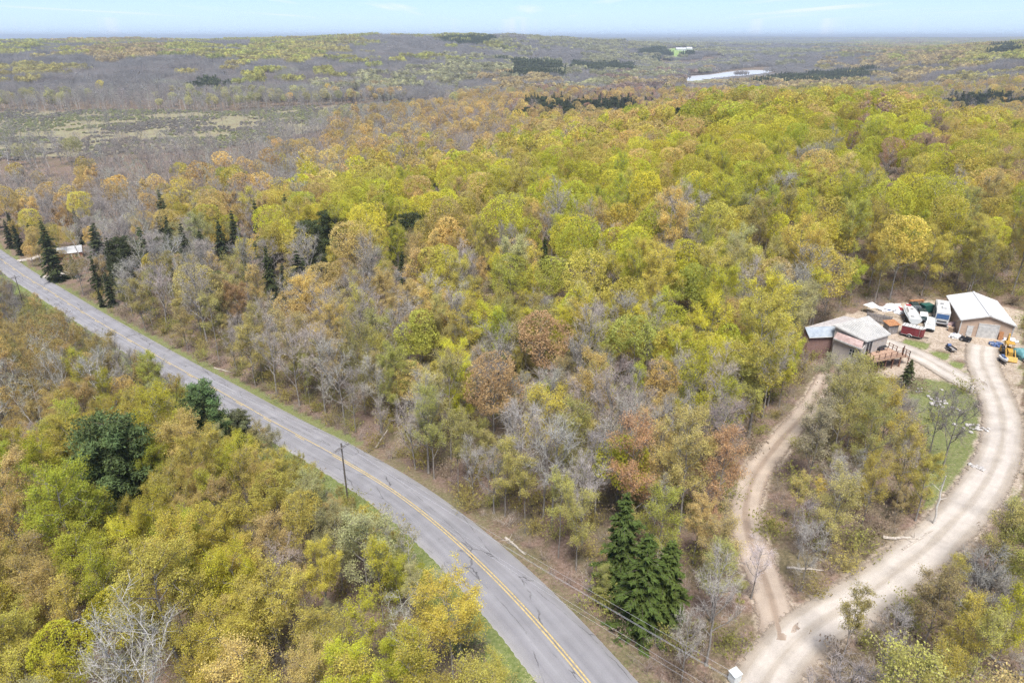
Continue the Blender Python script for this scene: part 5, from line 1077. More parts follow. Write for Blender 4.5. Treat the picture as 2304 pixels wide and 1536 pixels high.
# side wing
P1, P2 = at_z(1811, 737.5, 4.6), at_z(1899, 712, 4.6); Aw = at_z(1880, 734.0, 4.75); Bw = np.array([B[0]-.6, B[1]+.1, 5.0]); E1, E2 = at_z(1821, 760, 2.9), at_z(1878, 757.5, 2.95)
MB().slab([lo(P1), lo(Aw), lo(Bw), lo(P2)], (0, 0, .12)).build('wing_roof', M_GREYROOF, hs)
br_ = MB().slab([lo(E1), lo(E2), lo(Aw), lo(P1)], (0, -.02, .11)).build('wing_roof', M_BLUEROOF, hs)
MB().tube(lo(P1+(0, 0, .12)), lo(Aw+(0, 0, .12)), .06, k=6).build('ridge_cap', M_WHITE, hs); MB().tube(lo(E1), lo(E2), .08, k=6).build('gutter', M_WHITE, hs)
e1, e2 = E1+np.array([.1, .35, 0]), E2+np.array([0, .35, 0]); 
for p, q, z0, z1 in ((e1, e2, 2.95, 2.95), (e1, P1+np.array([.3, .4, 0]), 2.95, 4.55), (P1+np.array([.3, .4, 0]), P2+np.array([.1, -.3, 0]), 4.55, 4.55), (P2+np.array([.1, -.3, 0]), Bi, 4.55, 4.9)): wall_between(p, q, z0, z1, gh-3.0, 'wing_wall', M_REDWALL)
# ---------------------------------------------------------------- deck
d_lf, d_rf, d_bl, d_br = at_z(1963.6, 812, DZ), at_z(2031, 798.5, DZ), at_z(1944, 791, DZ), at_z(1999, 781.5, DZ)
dk = thing('deck', (d_lf[0], d_lf[1], gz(d_lf[0], d_lf[1])), 0, 'raised wooden deck on posts with brown railings beside the house', 'deck'); DO = np.array(dk.location)
ld_ = lambda p: np.array(p, float)-DO
base = [d_bl, d_lf, d_rf, d_br]; nb_ = 26
for q in range(nb_):
    f0, f1 = q/nb_, (q+.88)/nb_; MB().slab([ld_(d_bl+(d_lf-d_bl)*f0), ld_(d_br+(d_rf-d_br)*f0), ld_(d_br+(d_rf-d_br)*f1), ld_(d_bl+(d_lf-d_bl)*f1)], (0, 0, -.06)).build('deck_board', M_DECK, dk)
for p, q in ((d_bl, d_lf), (d_lf, d_rf), (d_rf, d_br)): MB().slab([ld_(p-(0, 0, .07)), ld_(q-(0, 0, .07)), ld_(q-(0, 0, .34)), ld_(p-(0, 0, .34))], (.03, -.05, 0)).build('rim_board', M_DECK, dk)
def rail(p, q, n, par=dk, o=ld_, h=.95, ends=(0, 1)):
    for z in (h, h*.52): MB().tube(o(p+(0, 0, z)), o(q+(0, 0, z)), .045, k=4).build('rail', M_DECKD, par)
    for k in range(n+1):
        w_ = p+(q-p)*k/n; MB().box(o(w_+(0, 0, h/2)), (.10, .10, h+.1)).build('post', M_DECKD, par)
rail(d_bl, d_lf, 3); rail(d_lf, d_rf, 5); rail(d_br+(d_rf-d_br)*.0, d_br+(d_rf-d_br)*.55, 2)
for f in np.linspace(.02, .98, 5):
    for g in (0.06, .55):
        w_ = (d_lf+(d_rf-d_lf)*f)*(1-g)+(d_bl+(d_br-d_bl)*f)*g; zb = gz(w_[0], w_[1])-.3; MB().box(ld_((w_[0], w_[1], (zb+DZ-.1)/2)), (.14, .14, DZ-.1-zb)).build('support_post', M_DECKD, dk)
s_a, s_b = d_rf+(d_br-d_rf)*.05, d_rf+(d_br-d_rf)*.55; ex = unit(d_rf-d_lf)*1.9; LZ = -.65
l4 = [np.r_[p[:2], DZ+LZ] for p in (s_a, s_a+ex, s_b+ex, s_b)]
for q in range(9):
    f0, f1 = q/9, (q+.86)/9; MB().slab([ld_(l4[0]+(l4[3]-l4[0])*f0), ld_(l4[1]+(l4[2]-l4[1])*f0), ld_(l4[1]+(l4[2]-l4[1])*f1), ld_(l4[0]+(l4[3]-l4[0])*f1)], (0, 0, -.06)).build('landing_board', M_DECK, dk)
rail(l4[0], l4[1], 2); rail(l4[1], l4[2], 2); rail(d_rf, d_rf+(d_br-d_rf)*.02, 1, h=1.7)
for p in l4[:3]:
    zb = gz(p[0], p[1])-.3; MB().box(ld_((p[0], p[1], (zb+p[2])/2)), (.13, .13, p[2]-zb-.07)).build('support_post', M_DECKD, dk)
for q in range(8):
    w_ = l4[3]+(l4[2]-l4[3])*.5+unit(np.r_[(l4[2]-l4[1])[:2], 0])*(.2+.27*q); MB().box(ld_((w_[0], w_[1], DZ+LZ-.17*(q+1))), (.9, .28, .05), math.atan2(ex[1], ex[0])).build('stair_tread', M_DECK, dk)
def on_deck(px, py): p = at_z(px, py, DZ); return (p[0], p[1], DZ)
g_ = thing('grill', on_deck(1961, 789), .4, 'barbecue grill under a dark green cover on the deck', 'grill'); MB().loft([[(math.cos(a)*r0*1.1, math.sin(a)*r0*.75, z) for a in np.linspace(0, 6.28, 13)[:-1]] for r0, z in ((.60, 0), (.62, .3), (.56, .8), (.60, 1.0), (.48, 1.25), (.15, 1.36))]).build('cover', M_GREEN, g_, smooth=True)
g_ = thing('patio_table', on_deck(1984, 787.5), .3, 'dark patio table with stools on the deck boards', 'table'); MB().box((0, 0, .72), (1.7, .85, .05), 0).build('table_top', M_BLACK, g_, bevel=.01)
for x in (-.75, .75):
    for y in (-.36, .36): MB().tube((x, y, 0), (x, y, .70), .03, k=6).build('leg', M_BLACK, g_)
g_ = thing('patio_chair', on_deck(1975, 793), 1.1, 'dark patio chair at the near end of the patio table', 'chair'); MB().box((0, 0, .42), (.5, .5, .06)).build('seat', M_BLACK, g_); MB().box((-.25, 0, .72), (.05, .5, .6)).build('backrest', M_BLACK, g_)
for x in (-.2, .2):
    for y in (-.2, .2): MB().tube((x, y, 0), (x, y, .40), .02, k=5).build('leg', M_BLACK, g_)

# ---------------------------------------------------------------- yard: vehicles
def car(px_f, px_r, paint, label, L=4.5, W=1.8, Hh=1.65, cat='car', name='parked_car', boxy=.75, hood=.28, open_hood=False):
    loc, rz, _ = pose(px_f, px_r); c = thing(name, loc, rz, label, cat); h, w = L/2, W/2; zb = .32
    def sec(x, z0, z1, wl, wt): return [(x, -wl, z0), (x, wl, z0), (x, wl, (z0+z1)/2+.05), (x, wt, z1), (x, -wt, z1), (x, -wl, (z0+z1)/2+.05)]
    MB().loft([sec(-h, zb+.1, .92, w*.90, w*.84), sec(-h+.15, zb, 1.0, w, w*.92), sec(0, zb, 1.02, w, w*.93), sec(h-.9, zb, .98, w, w*.92), sec(h-.18, zb, .84, w*.97, w*.86), sec(h, zb+.12, .70, w*.85, w*.78)]).build('body', paint, c)
    x0, x1 = -h+.12, h-L*hood-.15; cb = [(x0, 1.0, w*.90), (x0+.22*boxy, Hh-.04, w*.78), (x1-.55, Hh, w*.78), (x1+.15, 1.0, w*.88)]
    MB().loft([[(x, -yy, z), (x, yy, z), (x, yy*.98, z+.02), (x, -yy*.98, z+.02)] for x, z, yy in ()] or [[(x0, -w*.90, .98), (x1+.15, -w*.88, .98), (x1+.15, w*.88, .98), (x0, w*.90, .98)], [(x0+.2, -w*.76, Hh), (x1-.5, -w*.76, Hh), (x1-.5, w*.76, Hh), (x0+.2, w*.76, Hh)]]).build('cabin', paint, c)
    MB().slab([(x1+.13, -w*.78, 1.03), (x1+.13, w*.78, 1.03), (x1-.40, w*.70, Hh-.07), (x1-.40, -w*.70, Hh-.07)], (.035, 0, .02)).build('windshield', M_GLASS, c)
    MB().slab([(x0+.03, -w*.76, 1.05), (x0+.03, w*.76, 1.05), (x0+.17, w*.70, Hh-.1), (x0+.17, -w*.70, Hh-.1)], (-.04, 0, 0)).build('rear_window', M_GLASS, c)
    for s in (-1, 1):
        xm = (x0+x1)/2
        for a, b_ in ((x0+.25, xm-.05), (xm+.05, x1-.05)): MB().slab([(a, s*w*.885, 1.06), (b_, s*w*.875, 1.06), (min(b_, x1-.45), s*w*.79, Hh-.1), (a+.05, s*w*.79, Hh-.1)], (0, s*.03, 0)).build('side_window', M_GLASS, c)
        wheel(c, h-.85, s*(w-.10), .34, .22); wheel(c, -h+.85, s*(w-.10), .34, .22)
        MB().box((h-.08, s*w*.62, .66), (.12, .34, .15)).build('headlight', M_WHITE, c); MB().box((-h+.05, s*w*.74, .80), (.10, .16, .24)).build('taillight', M_RED, c)
        MB().box((x1-.05, s*(w+.06), 1.06), (.12, .16, .12)).build('mirror', paint, c)
    MB().box((h-.02, 0, .44), (.14, W*.86, .20)).build('bumper', M_BLACK, c, bevel=.03); MB().box((h-.01, 0, .63), (.05, W*.5, .12)).build('grille', M_BLACK, c)
    return c
car((2089.5, 747), (2091, 728), M_SILVER, 'silver-white wagon parked nose-out between boat and motorhome', 4.6, 1.8, 1.6)
car((2079, 729), (2069, 709), M_DKCAR, 'dark green off-roader with grey bonnet behind the white boat', 4.2, 1.8, 1.75, 'car', 'parked_car', .3)
car((2064, 711), (2052, 695), M_DKCAR, 'dark blue pickup parked at the wood edge beyond the boat', 4.6, 1.85, 1.6, 'car')
loc, rz, _ = pose((2115, 734), (2113, 706)); rv = thing('motorhome', loc, rz, 'white motorhome with wide blue windshield parked left of the barn', 'motorhome'); h = 3.7; w = 1.2
def rs_(x, z0, z1, k): return [(x, -w*k, z0), (x, w*k, z0), (x, w*k, z1-.12), (x, w*k*.93, z1), (x, -w*k*.93, z1), (x, -w*k, z1-.12)]
MB().loft([rs_(-h, .55, 2.95, .97), rs_(-h+.15, .45, 3.0, 1), rs_(h-.55, .45, 3.0, 1), rs_(h-.15, .45, 2.75, .98), rs_(h, .5, 1.45, .96)]).build('body', M_WHITE, rv)
MB().slab([(h+.01, -w*.88, 1.52), (h+.01, w*.88, 1.52), (h-.11, w*.88, 2.42), (h-.11, -w*.88, 2.42)], (.03, 0, .01)).build('windshield', paint_mat('blue_glass', (.05, .11, .24), .1), rv)
MB().box((h-.01, 0, .98), (.10, 1.7, .26)).build('grille', M_BLACK, rv); MB().box((h+.04, 0, .60), (.18, 2.3, .24)).build('bumper', M_STEEL, rv, bevel=.04)
for s in (-1, 1):
    MB().box((h+.02, s*.95, .98), (.07, .26, .22)).build('headlight', M_SILVER, rv); wheel(rv, h-1.0, s*(w-.12), .40, .26); wheel(rv, -h+2.0, s*(w-.12), .40, .30)
    MB().box((h-.25, s*(w+.16), 1.85), (.10, .18, .34)).build('mirror', M_BLACK, rv)
    for x in (1.6, -.2, -2.2): MB().box((x, s*(w+.005), 2.05), (1.0, .03, .6)).build('side_window', M_GLASS, rv)
    MB().box((-.4, s*(w+.004), 1.25), (6.2, .02, .16)).build('stripe', paint_mat('tan_stripe', (.35, .22, .14)), rv)
MB().box((1.3, .1, 3.16), (1.05, .75, .30)).build('roof_air_conditioner', M_WHITE, rv, bevel=.05); MB().box((-.9, -.2, 3.07), (.55, .55, .14)).build('roof_vent', M_STEEL, rv); MB().box((-2.3, .4, 3.07), (.45, .45, .14)).build('roof_vent', M_WHITE, rv)
MB().tube((-3.2, -1.0, 3.06), (.6, -1.0, 3.06), .03, k=5).build('roof_rail', M_STEEL, rv)
# cargo trailer
a_, b_ = on_ground(2030, 756), on_ground(2069, 765); L_ = float(np.hypot(*(b_-a_)[:2])); tdir = math.atan2((b_-a_)[1], (b_-a_)[0]); nrm = np.array([-math.sin(tdir), math.cos(tdir)]); cm_ = (a_+b_)/2
tr = thing('cargo_trailer', (cm_[0]+nrm[0]*.8, cm_[1]+nrm[1]*.8, gz(cm_[0], cm_[1])), tdir, 'maroon enclosed cargo trailer with pale ribbed roof by the yard path', 'trailer'); h = 1.9; w = .82
MB().slab([(-h, -w, .45), (h-.45, -w, .45), (h, 0, .45), (h-.45, w, .45), (-h, w, .45)], (0, 0, 1.62)).build('body', M_MAROON, tr)
rf = MB().slab([(-h-.03, -w-.03, 2.08), (h-.43, -w-.03, 2.08), (h+.03, 0, 2.08), (h-.43, w+.03, 2.08), (-h-.03, w+.03, 2.08)], (0, 0, .09)).build('roof', M_WHITE, tr)
for q in range(6): MB().box((-h+.35+q*.60, 0, 2.19), (.05, 1.62, .03)).build('roof_seam', M_BLACK, rf)
MB().box((.75, -w-.015, 1.25), (.72, .03, 1.5)).build('door', paint_mat('maroon_door', (.22, .04, .05)), tr); MB().box((1.18, -w-.02, 1.25), (.05, .05, 1.6)).build('trim', M_STEEL, tr); MB().box((-.15, -w-.02, .50), (3.4, .05, .08)).build('trim', M_STEEL, tr)
for s in (-1, 1):
    wheel(tr, -.35, s*(w+.02), .33, .2); MB().loft([[(-.35+math.cos(t_)*.46, s*(w-.02), .34+math.sin(t_)*.42), (-.35+math.cos(t_)*.46, s*(w+.18), .34+math.sin(t_)*.42), (-.35+math.cos(t_)*.41, s*(w+.18), .34+math.sin(t_)*.37), (-.35+math.cos(t_)*.41, s*(w-.02), .34+math.sin(t_)*.37)] for t_ in np.linspace(.15, 3.0, 8)]).build('fender', M_SILVER, tr)
    MB().tube((h-.3, s*.5, .45), (h+.85, 0, .45), .05, k=5).build('tongue', M_BLACK, tr)
MB().tube((h+.75, 0, .5), (h+.75, 0, 0), .04, k=6).build('jack', M_STEEL, tr)
# boat
loc, rz, _ = pose((2036, 702), (2056, 740)); bt_ = thing('boat', loc, rz, 'white cabin boat on a trailer between fence and parked cars', 'boat')
def hull(x, hw, zk, zt): return [(x, -hw, zt), (x, -hw*.92, zt-.35), (x, -hw*.5, zk+.1), (x, 0, zk), (x, hw*.5, zk+.1), (x, hw*.92, zt-.35), (x, hw, zt)]
MB().loft([hull(-3.9, 1.18, .62, 1.60), hull(-2, 1.25, .60, 1.62), hull(0, 1.25, .62, 1.68), hull(2, 1.08, .72, 1.82), hull(3.3, .6, .98, 1.98), hull(4.0, .08, 1.6, 2.08)]).build('hull', M_SILVER, bt_)
MB().slab([(-3.85, -1.1, 1.62), (2.0, -.98, 1.84), (3.4, -.4, 2.0), (3.4, .4, 2.0), (2.0, .98, 1.84), (-3.85, 1.1, 1.62)], (0, 0, .06)).build('deck', M_WHITE, bt_)
MB().loft([[(-1.3, -.85, 1.7), (1.9, -.7, 1.86), (1.9, .7, 1.86), (-1.3, .85, 1.7)], [(-1.0, -.7, 2.25), (1.2, -.55, 2.3), (1.2, .55, 2.3), (-1.0, .7, 2.25)]]).build('cabin', M_WHITE, bt_)
for s in (-1, 1):
    MB().tube((-3.7, s*1.08, 1.95), (2.2, s*.98, 2.2), .03, k=5).build('rail', M_STEEL, bt_); MB().box((-.2, s*1.24, 1.42), (6.6, .03, .16)).build('stripe', M_BLACK, bt_); wheel(bt_, -.9, s*1.05, .33, .2)
    MB().tube((-3.6, s*.6, .42), (3.5, s*.3, .5), .06, k=5).build('trailer_beam', M_BLACK, bt_)
MB().box((.1, 0, 2.32), (.55, .5, .08)).build('hatch', M_STEEL, bt_); MB().box((-2.6, .3, 1.74), (.7, .6, .12)).build('hatch', M_STEEL, bt_); MB().box((3.05, 0, 2.09), (.9, .9, .06)).build('bow_cover', M_RED, bt_)
# dumpster, rack
p = yard_pt(2082, 702); d_ = thing('waste_container', p, .2, 'dark teal waste container at the wood edge behind the parked cars', 'waste bin'); MB().box((0, 0, .85), (2.0, 1.5, 1.5), taper=1.08).build('bin', M_GREEN, d_); MB().box((0, 0, 1.68), (2.2, 1.66, .08)).build('lid', M_GREEN, d_)
for s in (-1, 1): MB().box((s*1.12, 0, 1.0), (.12, 1.1, .12)).build('side_pocket', M_BLACK, d_)
p = yard_pt(2058, 692); d_ = thing('lumber_rack', p, .1, 'rust-brown rack of old boards at the wood edge', 'rack')
for x in (-1.3, 1.3): MB().box((x, 0, .8), (.1, .8, 1.6)).build('upright', M_RUST, d_)
for q, z in enumerate((.35, .8, 1.25, 1.6)):
    for y in (-.25, .05, .28): MB().box((.1*q-.1, y, z), (3.0, .22, .07), .02*q).build('board', M_RUST if q % 2 else M_BOX, d_)
# fence
a_, b_ = on_ground(1948, 722), on_ground(2003, 733); fdir = math.atan2((b_-a_)[1], (b_-a_)[0]); FL = float(np.hypot(*(b_-a_)[:2])); fe = thing('fence', (a_[0], a_[1], gz(a_[0], a_[1])), fdir, 'weathered grey board fence behind the house', 'fence')
nbd = 22
for q in range(nbd): MB().box((FL*(q+.5)/nbd, 0, .95+.03*math.sin(q*2.3)), (FL/nbd*.9, .04, 1.9)).build('board', M_GREYWOOD, fe)
for q in range(4): MB().box((FL*q/3, .08, 1.0), (.12, .12, 2.1)).build('post', M_GREYWOOD, fe)
for z in (.5, 1.5): MB().box((FL/2, -.05, z), (FL, .05, .1)).build('rail', M_GREYWOOD, fe)
p = yard_pt(2001, 748); s_ = thing('shed', p, .25, 'small grey shed with rust-orange roof beside the fence', 'shed')
MB().box((0, 0, .85), (2.2, 1.5, 2.0)).build('wall', M_GREYWOOD, s_); MB().slab([(-1.3, -1.0, 1.82), (1.3, -1.0, 1.82), (1.3, 1.0, 2.2), (-1.3, 1.0, 2.2)], (0, 0, .07)).build('roof', M_RUST, s_); MB().box((.35, -.76, .75), (.75, .04, 1.6)).build('door', M_GREYWOOD, s_)
def heap(px, py, size, mat, label, cat, n=9, seed=0, name='tarp_heap', flat=.45):
    """crumpled sheet over odd things: a lumpy faceted mound"""
    p = yard_pt(px, py); r_ = np.random.default_rng(seed); o = thing(name, p, r_.random()*6, label, cat)
    me = bpy.data.meshes.new('cover'); bm = bmesh.new(); bmesh.ops.create_icosphere(bm, subdivisions=3, radius=1.0)
    for v in bm.verts:
        k = 1+.28*math.sin(v.co.x*5+seed)*math.cos(v.co.y*4.3+seed*2)+.16*r_.normal(); v.co = Vector((v.co.x*size[0]*k, v.co.y*size[1]*k, max(-.05, v.co.z*size[2]*k)))
    bm.to_mesh(me); bm.free(); me.materials.append(mat); link('cover', me, o)
    for q in range(n):
        a = r_.random()*6.28; x, y = math.cos(a)*size[0]*(.7+.5*r_.random()), math.sin(a)*size[1]*(.7+.5*r_.random()); MB().box((x, y, .14), (.25+.5*r_.random(), .2+.4*r_.random(), .3), r_.random()*3).build('scrap', (mat, M_STEEL, M_WHITE, M_BOX, M_BLUE)[int(r_.integers(5))], o)
    return o
heap(2003, 693, (3.2, 1.2, .7), M_TARPW, 'long pale crumpled tarp heap at the wood edge behind the fence', 'tarp', 12, 3)
heap(2020, 702, (1.7, 1.0, .6), M_TARPW, 'white tarp heap next to the boat bow', 'tarp', 8, 5)
p = yard_pt(1957, 703); o = thing('tent', p, .4, 'small white peaked canopy behind the fence', 'tent'); MB().loft([[(-1.1, -1.1, 1.5), (1.1, -1.1, 1.5), (1.1, 1.1, 1.5), (-1.1, 1.1, 1.5)], [(-.05, -.05, 2.3), (.05, -.05, 2.3), (.05, .05, 2.3), (-.05, .05, 2.3)]]).build('canopy', M_TARPW, o)
for x in (-1, 1):
    for y in (-1, 1): MB().tube((x, y, 0), (x, y, 1.5), .03, k=5).build('leg', M_STEEL, o)
heap(2032, 700, (1.4, .5, .6), M_RED, 'red tarp bundle lying behind the boat', 'tarp', 2, 8)
heap(2147, 757, (1.0, .8, .55), M_TARPW, 'pile of white scrap at the barn corner', 'scrap pile', 12, 11, 'scrap_pile'); heap(2142, 734, (.8, 1.2, .8), paint_mat('pink_insulation', (.50, .36, .35), .8), 'pinkish pile along the barn side wall', 'scrap pile', 6, 13, 'scrap_pile')
heap(2243, 776, (.9, .9, .5), M_BLUE, 'heap of blue and white scrap before the barn wall', 'scrap pile', 16, 17, 'scrap_pile'); heap(2272, 768, (1.1, .7, .6), M_TARPW, 'white scrap heap at the right barn corner', 'scrap pile', 10, 19, 'scrap_pile')
heap(2093, 722, (1.0, 1.3, .45), M_BOX, 'brown scrap heap between silver wagon and motorhome', 'scrap pile', 12, 23, 'scrap_pile'); heap(1935, 1112, (1.4, 1.0, .25), M_GREYWOOD, 'scatter of pale scrap in the brush inside the drive loop', 'scrap pile', 12, 29, 'scrap_pile')
# leaning door panel
pb_ = barn_pt(6.75, -.45); o = thing('plywood_sheet', pb_, brz, 'brown sheet leaning on the barn wall right of the garage door', 'board'); MB().slab([(-.35, -.1, 0), (.35, -.1, 0), (.35, .35, 1.75), (-.35, .35, 1.75)], (0, -.05, .01)).build('sheet', M_RUST, o)
p = yard_pt(2140, 745); o = thing('cardboard_box', p, .5, 'brown cardboard box beside the barn side wall', 'box'); MB().box((0, 0, .4), (.9, .8, .8)).build('carton', M_BOX, o)
for s in (-1, 1): MB().slab([(-.45, s*.4, .8), (.45, s*.4, .8), (.45, s*.62, .95), (-.45, s*.62, .95)], (0, 0, .02)).build('flap', M_BOX, o)
# lawn tractor
loc, rz, _ = pose((2179, 768), (2166, 765)); o = thing('lawn_tractor', loc, rz, 'black lawn tractor standing before the barn entry door', 'lawn tractor')
MB().loft([[(-.1, -.3, .45), (-.1, .3, .45), (-.1, .26, .9), (-.1, -.26, .9)], [(.85, -.28, .4), (.85, .28, .4), (.85, .22, .78), (.85, -.22, .78)]]).build('hood', M_BLACK, o); MB().box((-.35, 0, .48), (1.2, .6, .16)).build('frame', M_BLACK, o); MB().box((-.55, 0, .72), (.5, .5, .12)).build('seat', M_BLACK, o); MB().box((-.80, 0, .95), (.1, .48, .42)).build('seat_back', M_STEEL, o)
MB().tube((-.05, 0, .85), (-.22, 0, 1.12), .02, k=5).build('steering_column', M_BLACK, o); MB().tube((-.23, 0, 1.11), (-.25, 0, 1.14), .18, k=12).build('steering_wheel', M_BLACK, o); MB().box((.05, 0, .22), (.8, 1.15, .14)).build('mower_deck', M_BLACK, o)
for s in (-1, 1): wheel(o, .62, s*.42, .20, .16); wheel(o, -.6, s*.44, .30, .22)
# small utility trailer with a blue tank
loc, rz, _ = pose((2147, 795), (2130, 782)); o = thing('utility_trailer', loc, rz, 'small flat trailer with a blue tank on the gravel', 'trailer'); MB().box((0, 0, .45), (1.9, 1.0, .10)).build('bed', M_GREYWOOD, o)
for s in (-1, 1): wheel(o, -.1, s*.6, .26, .16); MB().box((0, s*.48, .62), (1.9, .05, .22)).build('side_rail', M_BLACK, o)
MB().tube((.95, 0, .45), (1.75, 0, .42), .04, k=5).build('tongue', M_BLACK, o); MB().tube((-.75, -.3, .78), (-.75, .3, .78), .28, k=12).build('tank', M_BLUE, o)
# backhoe
loc, rz, _ = pose((2273, 815), (2262, 787)); o = thing('backhoe', loc, rz, 'yellow backhoe loader with raised boom right of the barn drive', 'backhoe')
MB().loft([[(-.7, -.45, .7), (-.7, .45, .7), (-.7, .45, 1.3), (-.7, -.45, 1.3)], [(.4, -.42, .7), (.4, .42, .7), (.4, .42, 1.45), (.4, -.42, 1.45)], [(1.4, -.36, .7), (1.4, .36, .7), (1.4, .32, 1.3), (1.4, -.32, 1.3)]]).build('hood', M_YELLOW, o); MB().box((-.2, 0, .62), (3.2, .8, .28)).build('chassis', M_YELLOW, o)
MB().box((-.95, 0, 1.15), (.5, .6, .5)).build('seat', M_BLACK, o)
for s in (-1, 1):
    wheel(o, 1.1, s*.75, .42, .3, M_YELLOW); wheel(o, -.9, s*.8, .68, .42, M_YELLOW)
    MB().slab([(.2, s*.62, 1.35), (.45, s*.62, 1.5), (2.35, s*.62, .55), (2.2, s*.62, .35)], (0, s*.12, 0)).build('loader_arm', M_YELLOW, o); MB().tube((.6, s*.6, .8), (1.7, s*.66, .85), .05, k=6).build('hydraulic_ram', M_STEEL, o)
    MB().box((-1.95, s*1.0, .55), (.2, .14, 1.1)).build('stabilizer', M_YELLOW, o); MB().tube((-1.4, s*.55, .9), (-1.4, s*.55, 2.2), .045, k=5).build('canopy_post', M_YELLOW, o); MB().tube((-.3, s*.5, .9), (-.3, s*.5, 2.2), .045, k=5).build('canopy_post', M_YELLOW, o)
MB().loft([[(2.25, -.95, .15), (2.25, .95, .15), (2.25, .95, .85), (2.25, -.95, .85)], [(2.9, -.95, .08), (2.9, .95, .08), (2.9, .95, .16), (2.9, -.95, .16)]]).build('loader_bucket', M_YELLOW, o)
MB().box((-.85, 0, 2.25), (1.5, 1.3, .08)).build('canopy', M_YELLOW, o)
MB().slab([(-1.8, -.14, .9), (-2.05, -.14, 1.1), (-3.1, -.14, 3.0), (-2.85, -.14, 3.05)], (0, .28, 0)).build('boom', M_YELLOW, o); MB().slab([(-2.75, -.12, 3.1), (-3.15, -.12, 3.15), (-3.75, -.12, 1.5), (-3.55, -.12, 1.45)], (0, .24, 0)).build('dipper_arm', M_YELLOW, o); MB().loft([[(-3.45, -.3, 1.5), (-3.45, .3, 1.5), (-3.85, .3, 1.5), (-3.85, -.3, 1.5)], [(-3.2, -.26, .95), (-3.2, .26, .95), (-3.6, .26, .9), (-3.6, -.26, .9)]]).build('digging_bucket', M_YELLOW, o)
# covered car and small watercraft
loc, rz, _ = pose((2312, 812), (2288, 800)); o = thing('covered_car', loc, rz, 'car wrapped in a teal tarp at the right edge of the yard', 'covered car')
MB().loft([[(x, -w_*1.0, 0), (x, w_*1.0, 0), (x, w_, z_*.55), (x, w_*.72, z_), (x, 0, z_*1.05), (x, -w_*.72, z_), (x, -w_, z_*.55)] for x, w_, z_ in ((-2.2, .75, .8), (-1.9, .95, 1.1), (-1.0, 1.0, 1.5), (.1, 1.0, 1.55), (.8, 1.0, 1.15), (1.8, .95, 1.0), (2.2, .75, .7))]).build('tarp', M_TEAL, o, smooth=True)
for x in (-1.3, 1.3):
    for s in (-1, 1): wheel(o, x, s*.93, .32, .2)
loc, rz, _ = pose((2262, 822), (2251, 806)); o = thing('personal_watercraft', loc, rz, 'white and blue personal watercraft on a low trailer beside the backhoe', 'watercraft')
MB().loft([hull(-1.3, .5, .40, .75), hull(-.3, .58, .38, .82), hull(.7, .5, .45, .92), hull(1.4, .12, .70, .95)]).build('hull', M_WHITE, o); MB().loft([[(-1.1, -.24, .8), (.3, -.22, .85), (.3, .22, .85), (-1.1, .24, .8)], [(-1.0, -.2, 1.05), (.05, -.18, 1.05), (.05, .18, 1.05), (-1.0, .2, 1.05)]]).build('seat', M_BLUE, o)
MB().box((.45, 0, 1.0), (.5, .4, .3), taper=.6).build('console', M_BLUE, o); MB().tube((.35, -.35, 1.2), (.35, .35, 1.2), .03, k=6).build('handlebar', M_BLACK, o)
for s in (-1, 1): wheel(o, -.3, s*.65, .22, .14); MB().tube((-1.3, s*.35, .3), (1.9, 0, .34), .04, k=5).build('trailer_beam', M_BLACK, o)

# ---------------------------------------------------------------- stones, logs, poles, wires
def rock_mesh(seed):
    r_ = np.random.default_rng(seed); me = bpy.data.meshes.new('rock'); bm = bmesh.new(); bmesh.ops.create_icosphere(bm, subdivisions=1, radius=.5)
    for v in bm.verts: v.co *= .75+.5*r_.random(); v.co.z *= .7
    bm.to_mesh(me); bm.free(); me.materials.append(M_STONE); return me
RM = [rock_mesh(k) for k in range(5)]
def rocks(px, py, n, spread, label, seed):
    p = yard_pt(px, py); r_ = np.random.default_rng(seed); o = thing('rock_pile', p, 0, label, 'rocks')
    for q in range(n):
        x, y = r_.normal(size=2)*spread; k = link('rock', RM[int(r_.integers(5))], o, loc=(x, y, gz(p[0]+x, p[1]+y)-p[2]+.1), rz=r_.random()*6); k.scale = (.22+.5*r_.random(),)*3
rocks(2112, 905, 22, 1.2, 'pile of pale stones on the lawn behind the bare trees', 1); rocks(2192, 962, 24, .9, 'pile of grey stones by the driveway bend', 2); rocks(2075, 880, 10, 1.0, 'loose stones in the garden below the deck', 3); rocks(2207, 1055, 8, .5, 'few pale stones on the driveway edge', 4)
def log(px_a, px_b, r0, label, name='fallen_log', za=None, zb=None, mat=None, stubs=4, seed=0):
    a = on_ground(*px_a); b = on_ground(*px_b) if zb is None else at_z(*px_b, on_ground(*px_a)[2]+zb); r_ = np.random.default_rng(seed+5); o = thing(name, a, 0, label, 'log'); d = b-a; n = 6; pts = [d*k/n+np.array([0, 0, r0*.8])+(r_.normal(size=3)*.05*np.array([1, 1, .4]) if 0 < k < n else 0) for k in range(n+1)]
    m = MB()
    for k in range(n): m.tube(pts[k], pts[k+1], r0*(1-.5*k/n), r0*(1-.5*(k+1)/n), 7)
    m.build('log_trunk', mat or M_LOG, o)
    for q in range(stubs):
        k = int(r_.integers(1, n)); e = pts[k]+unit(r_.normal(size=3)+np.array([0, 0, .6]))*(.5+.9*r_.random()); MB().tube(pts[k], e, r0*.3, .01, 5).build('branch', mat or M_LOG, o)
log((1137, 1211), (1182, 1249), .16, 'straight pale log lying on the road bank', seed=1); log((845, 1008), (872, 968), .14, 'broken trunk leaning over the roadside ditch', zb=2.6, seed=2); log((1985, 1210), (2070, 1214), .20, 'long grey log beside the driveway inside the loop', seed=3); log((2030, 1238), (2098, 1195), .13, 'slender log lying against the driveway edge', seed=4)
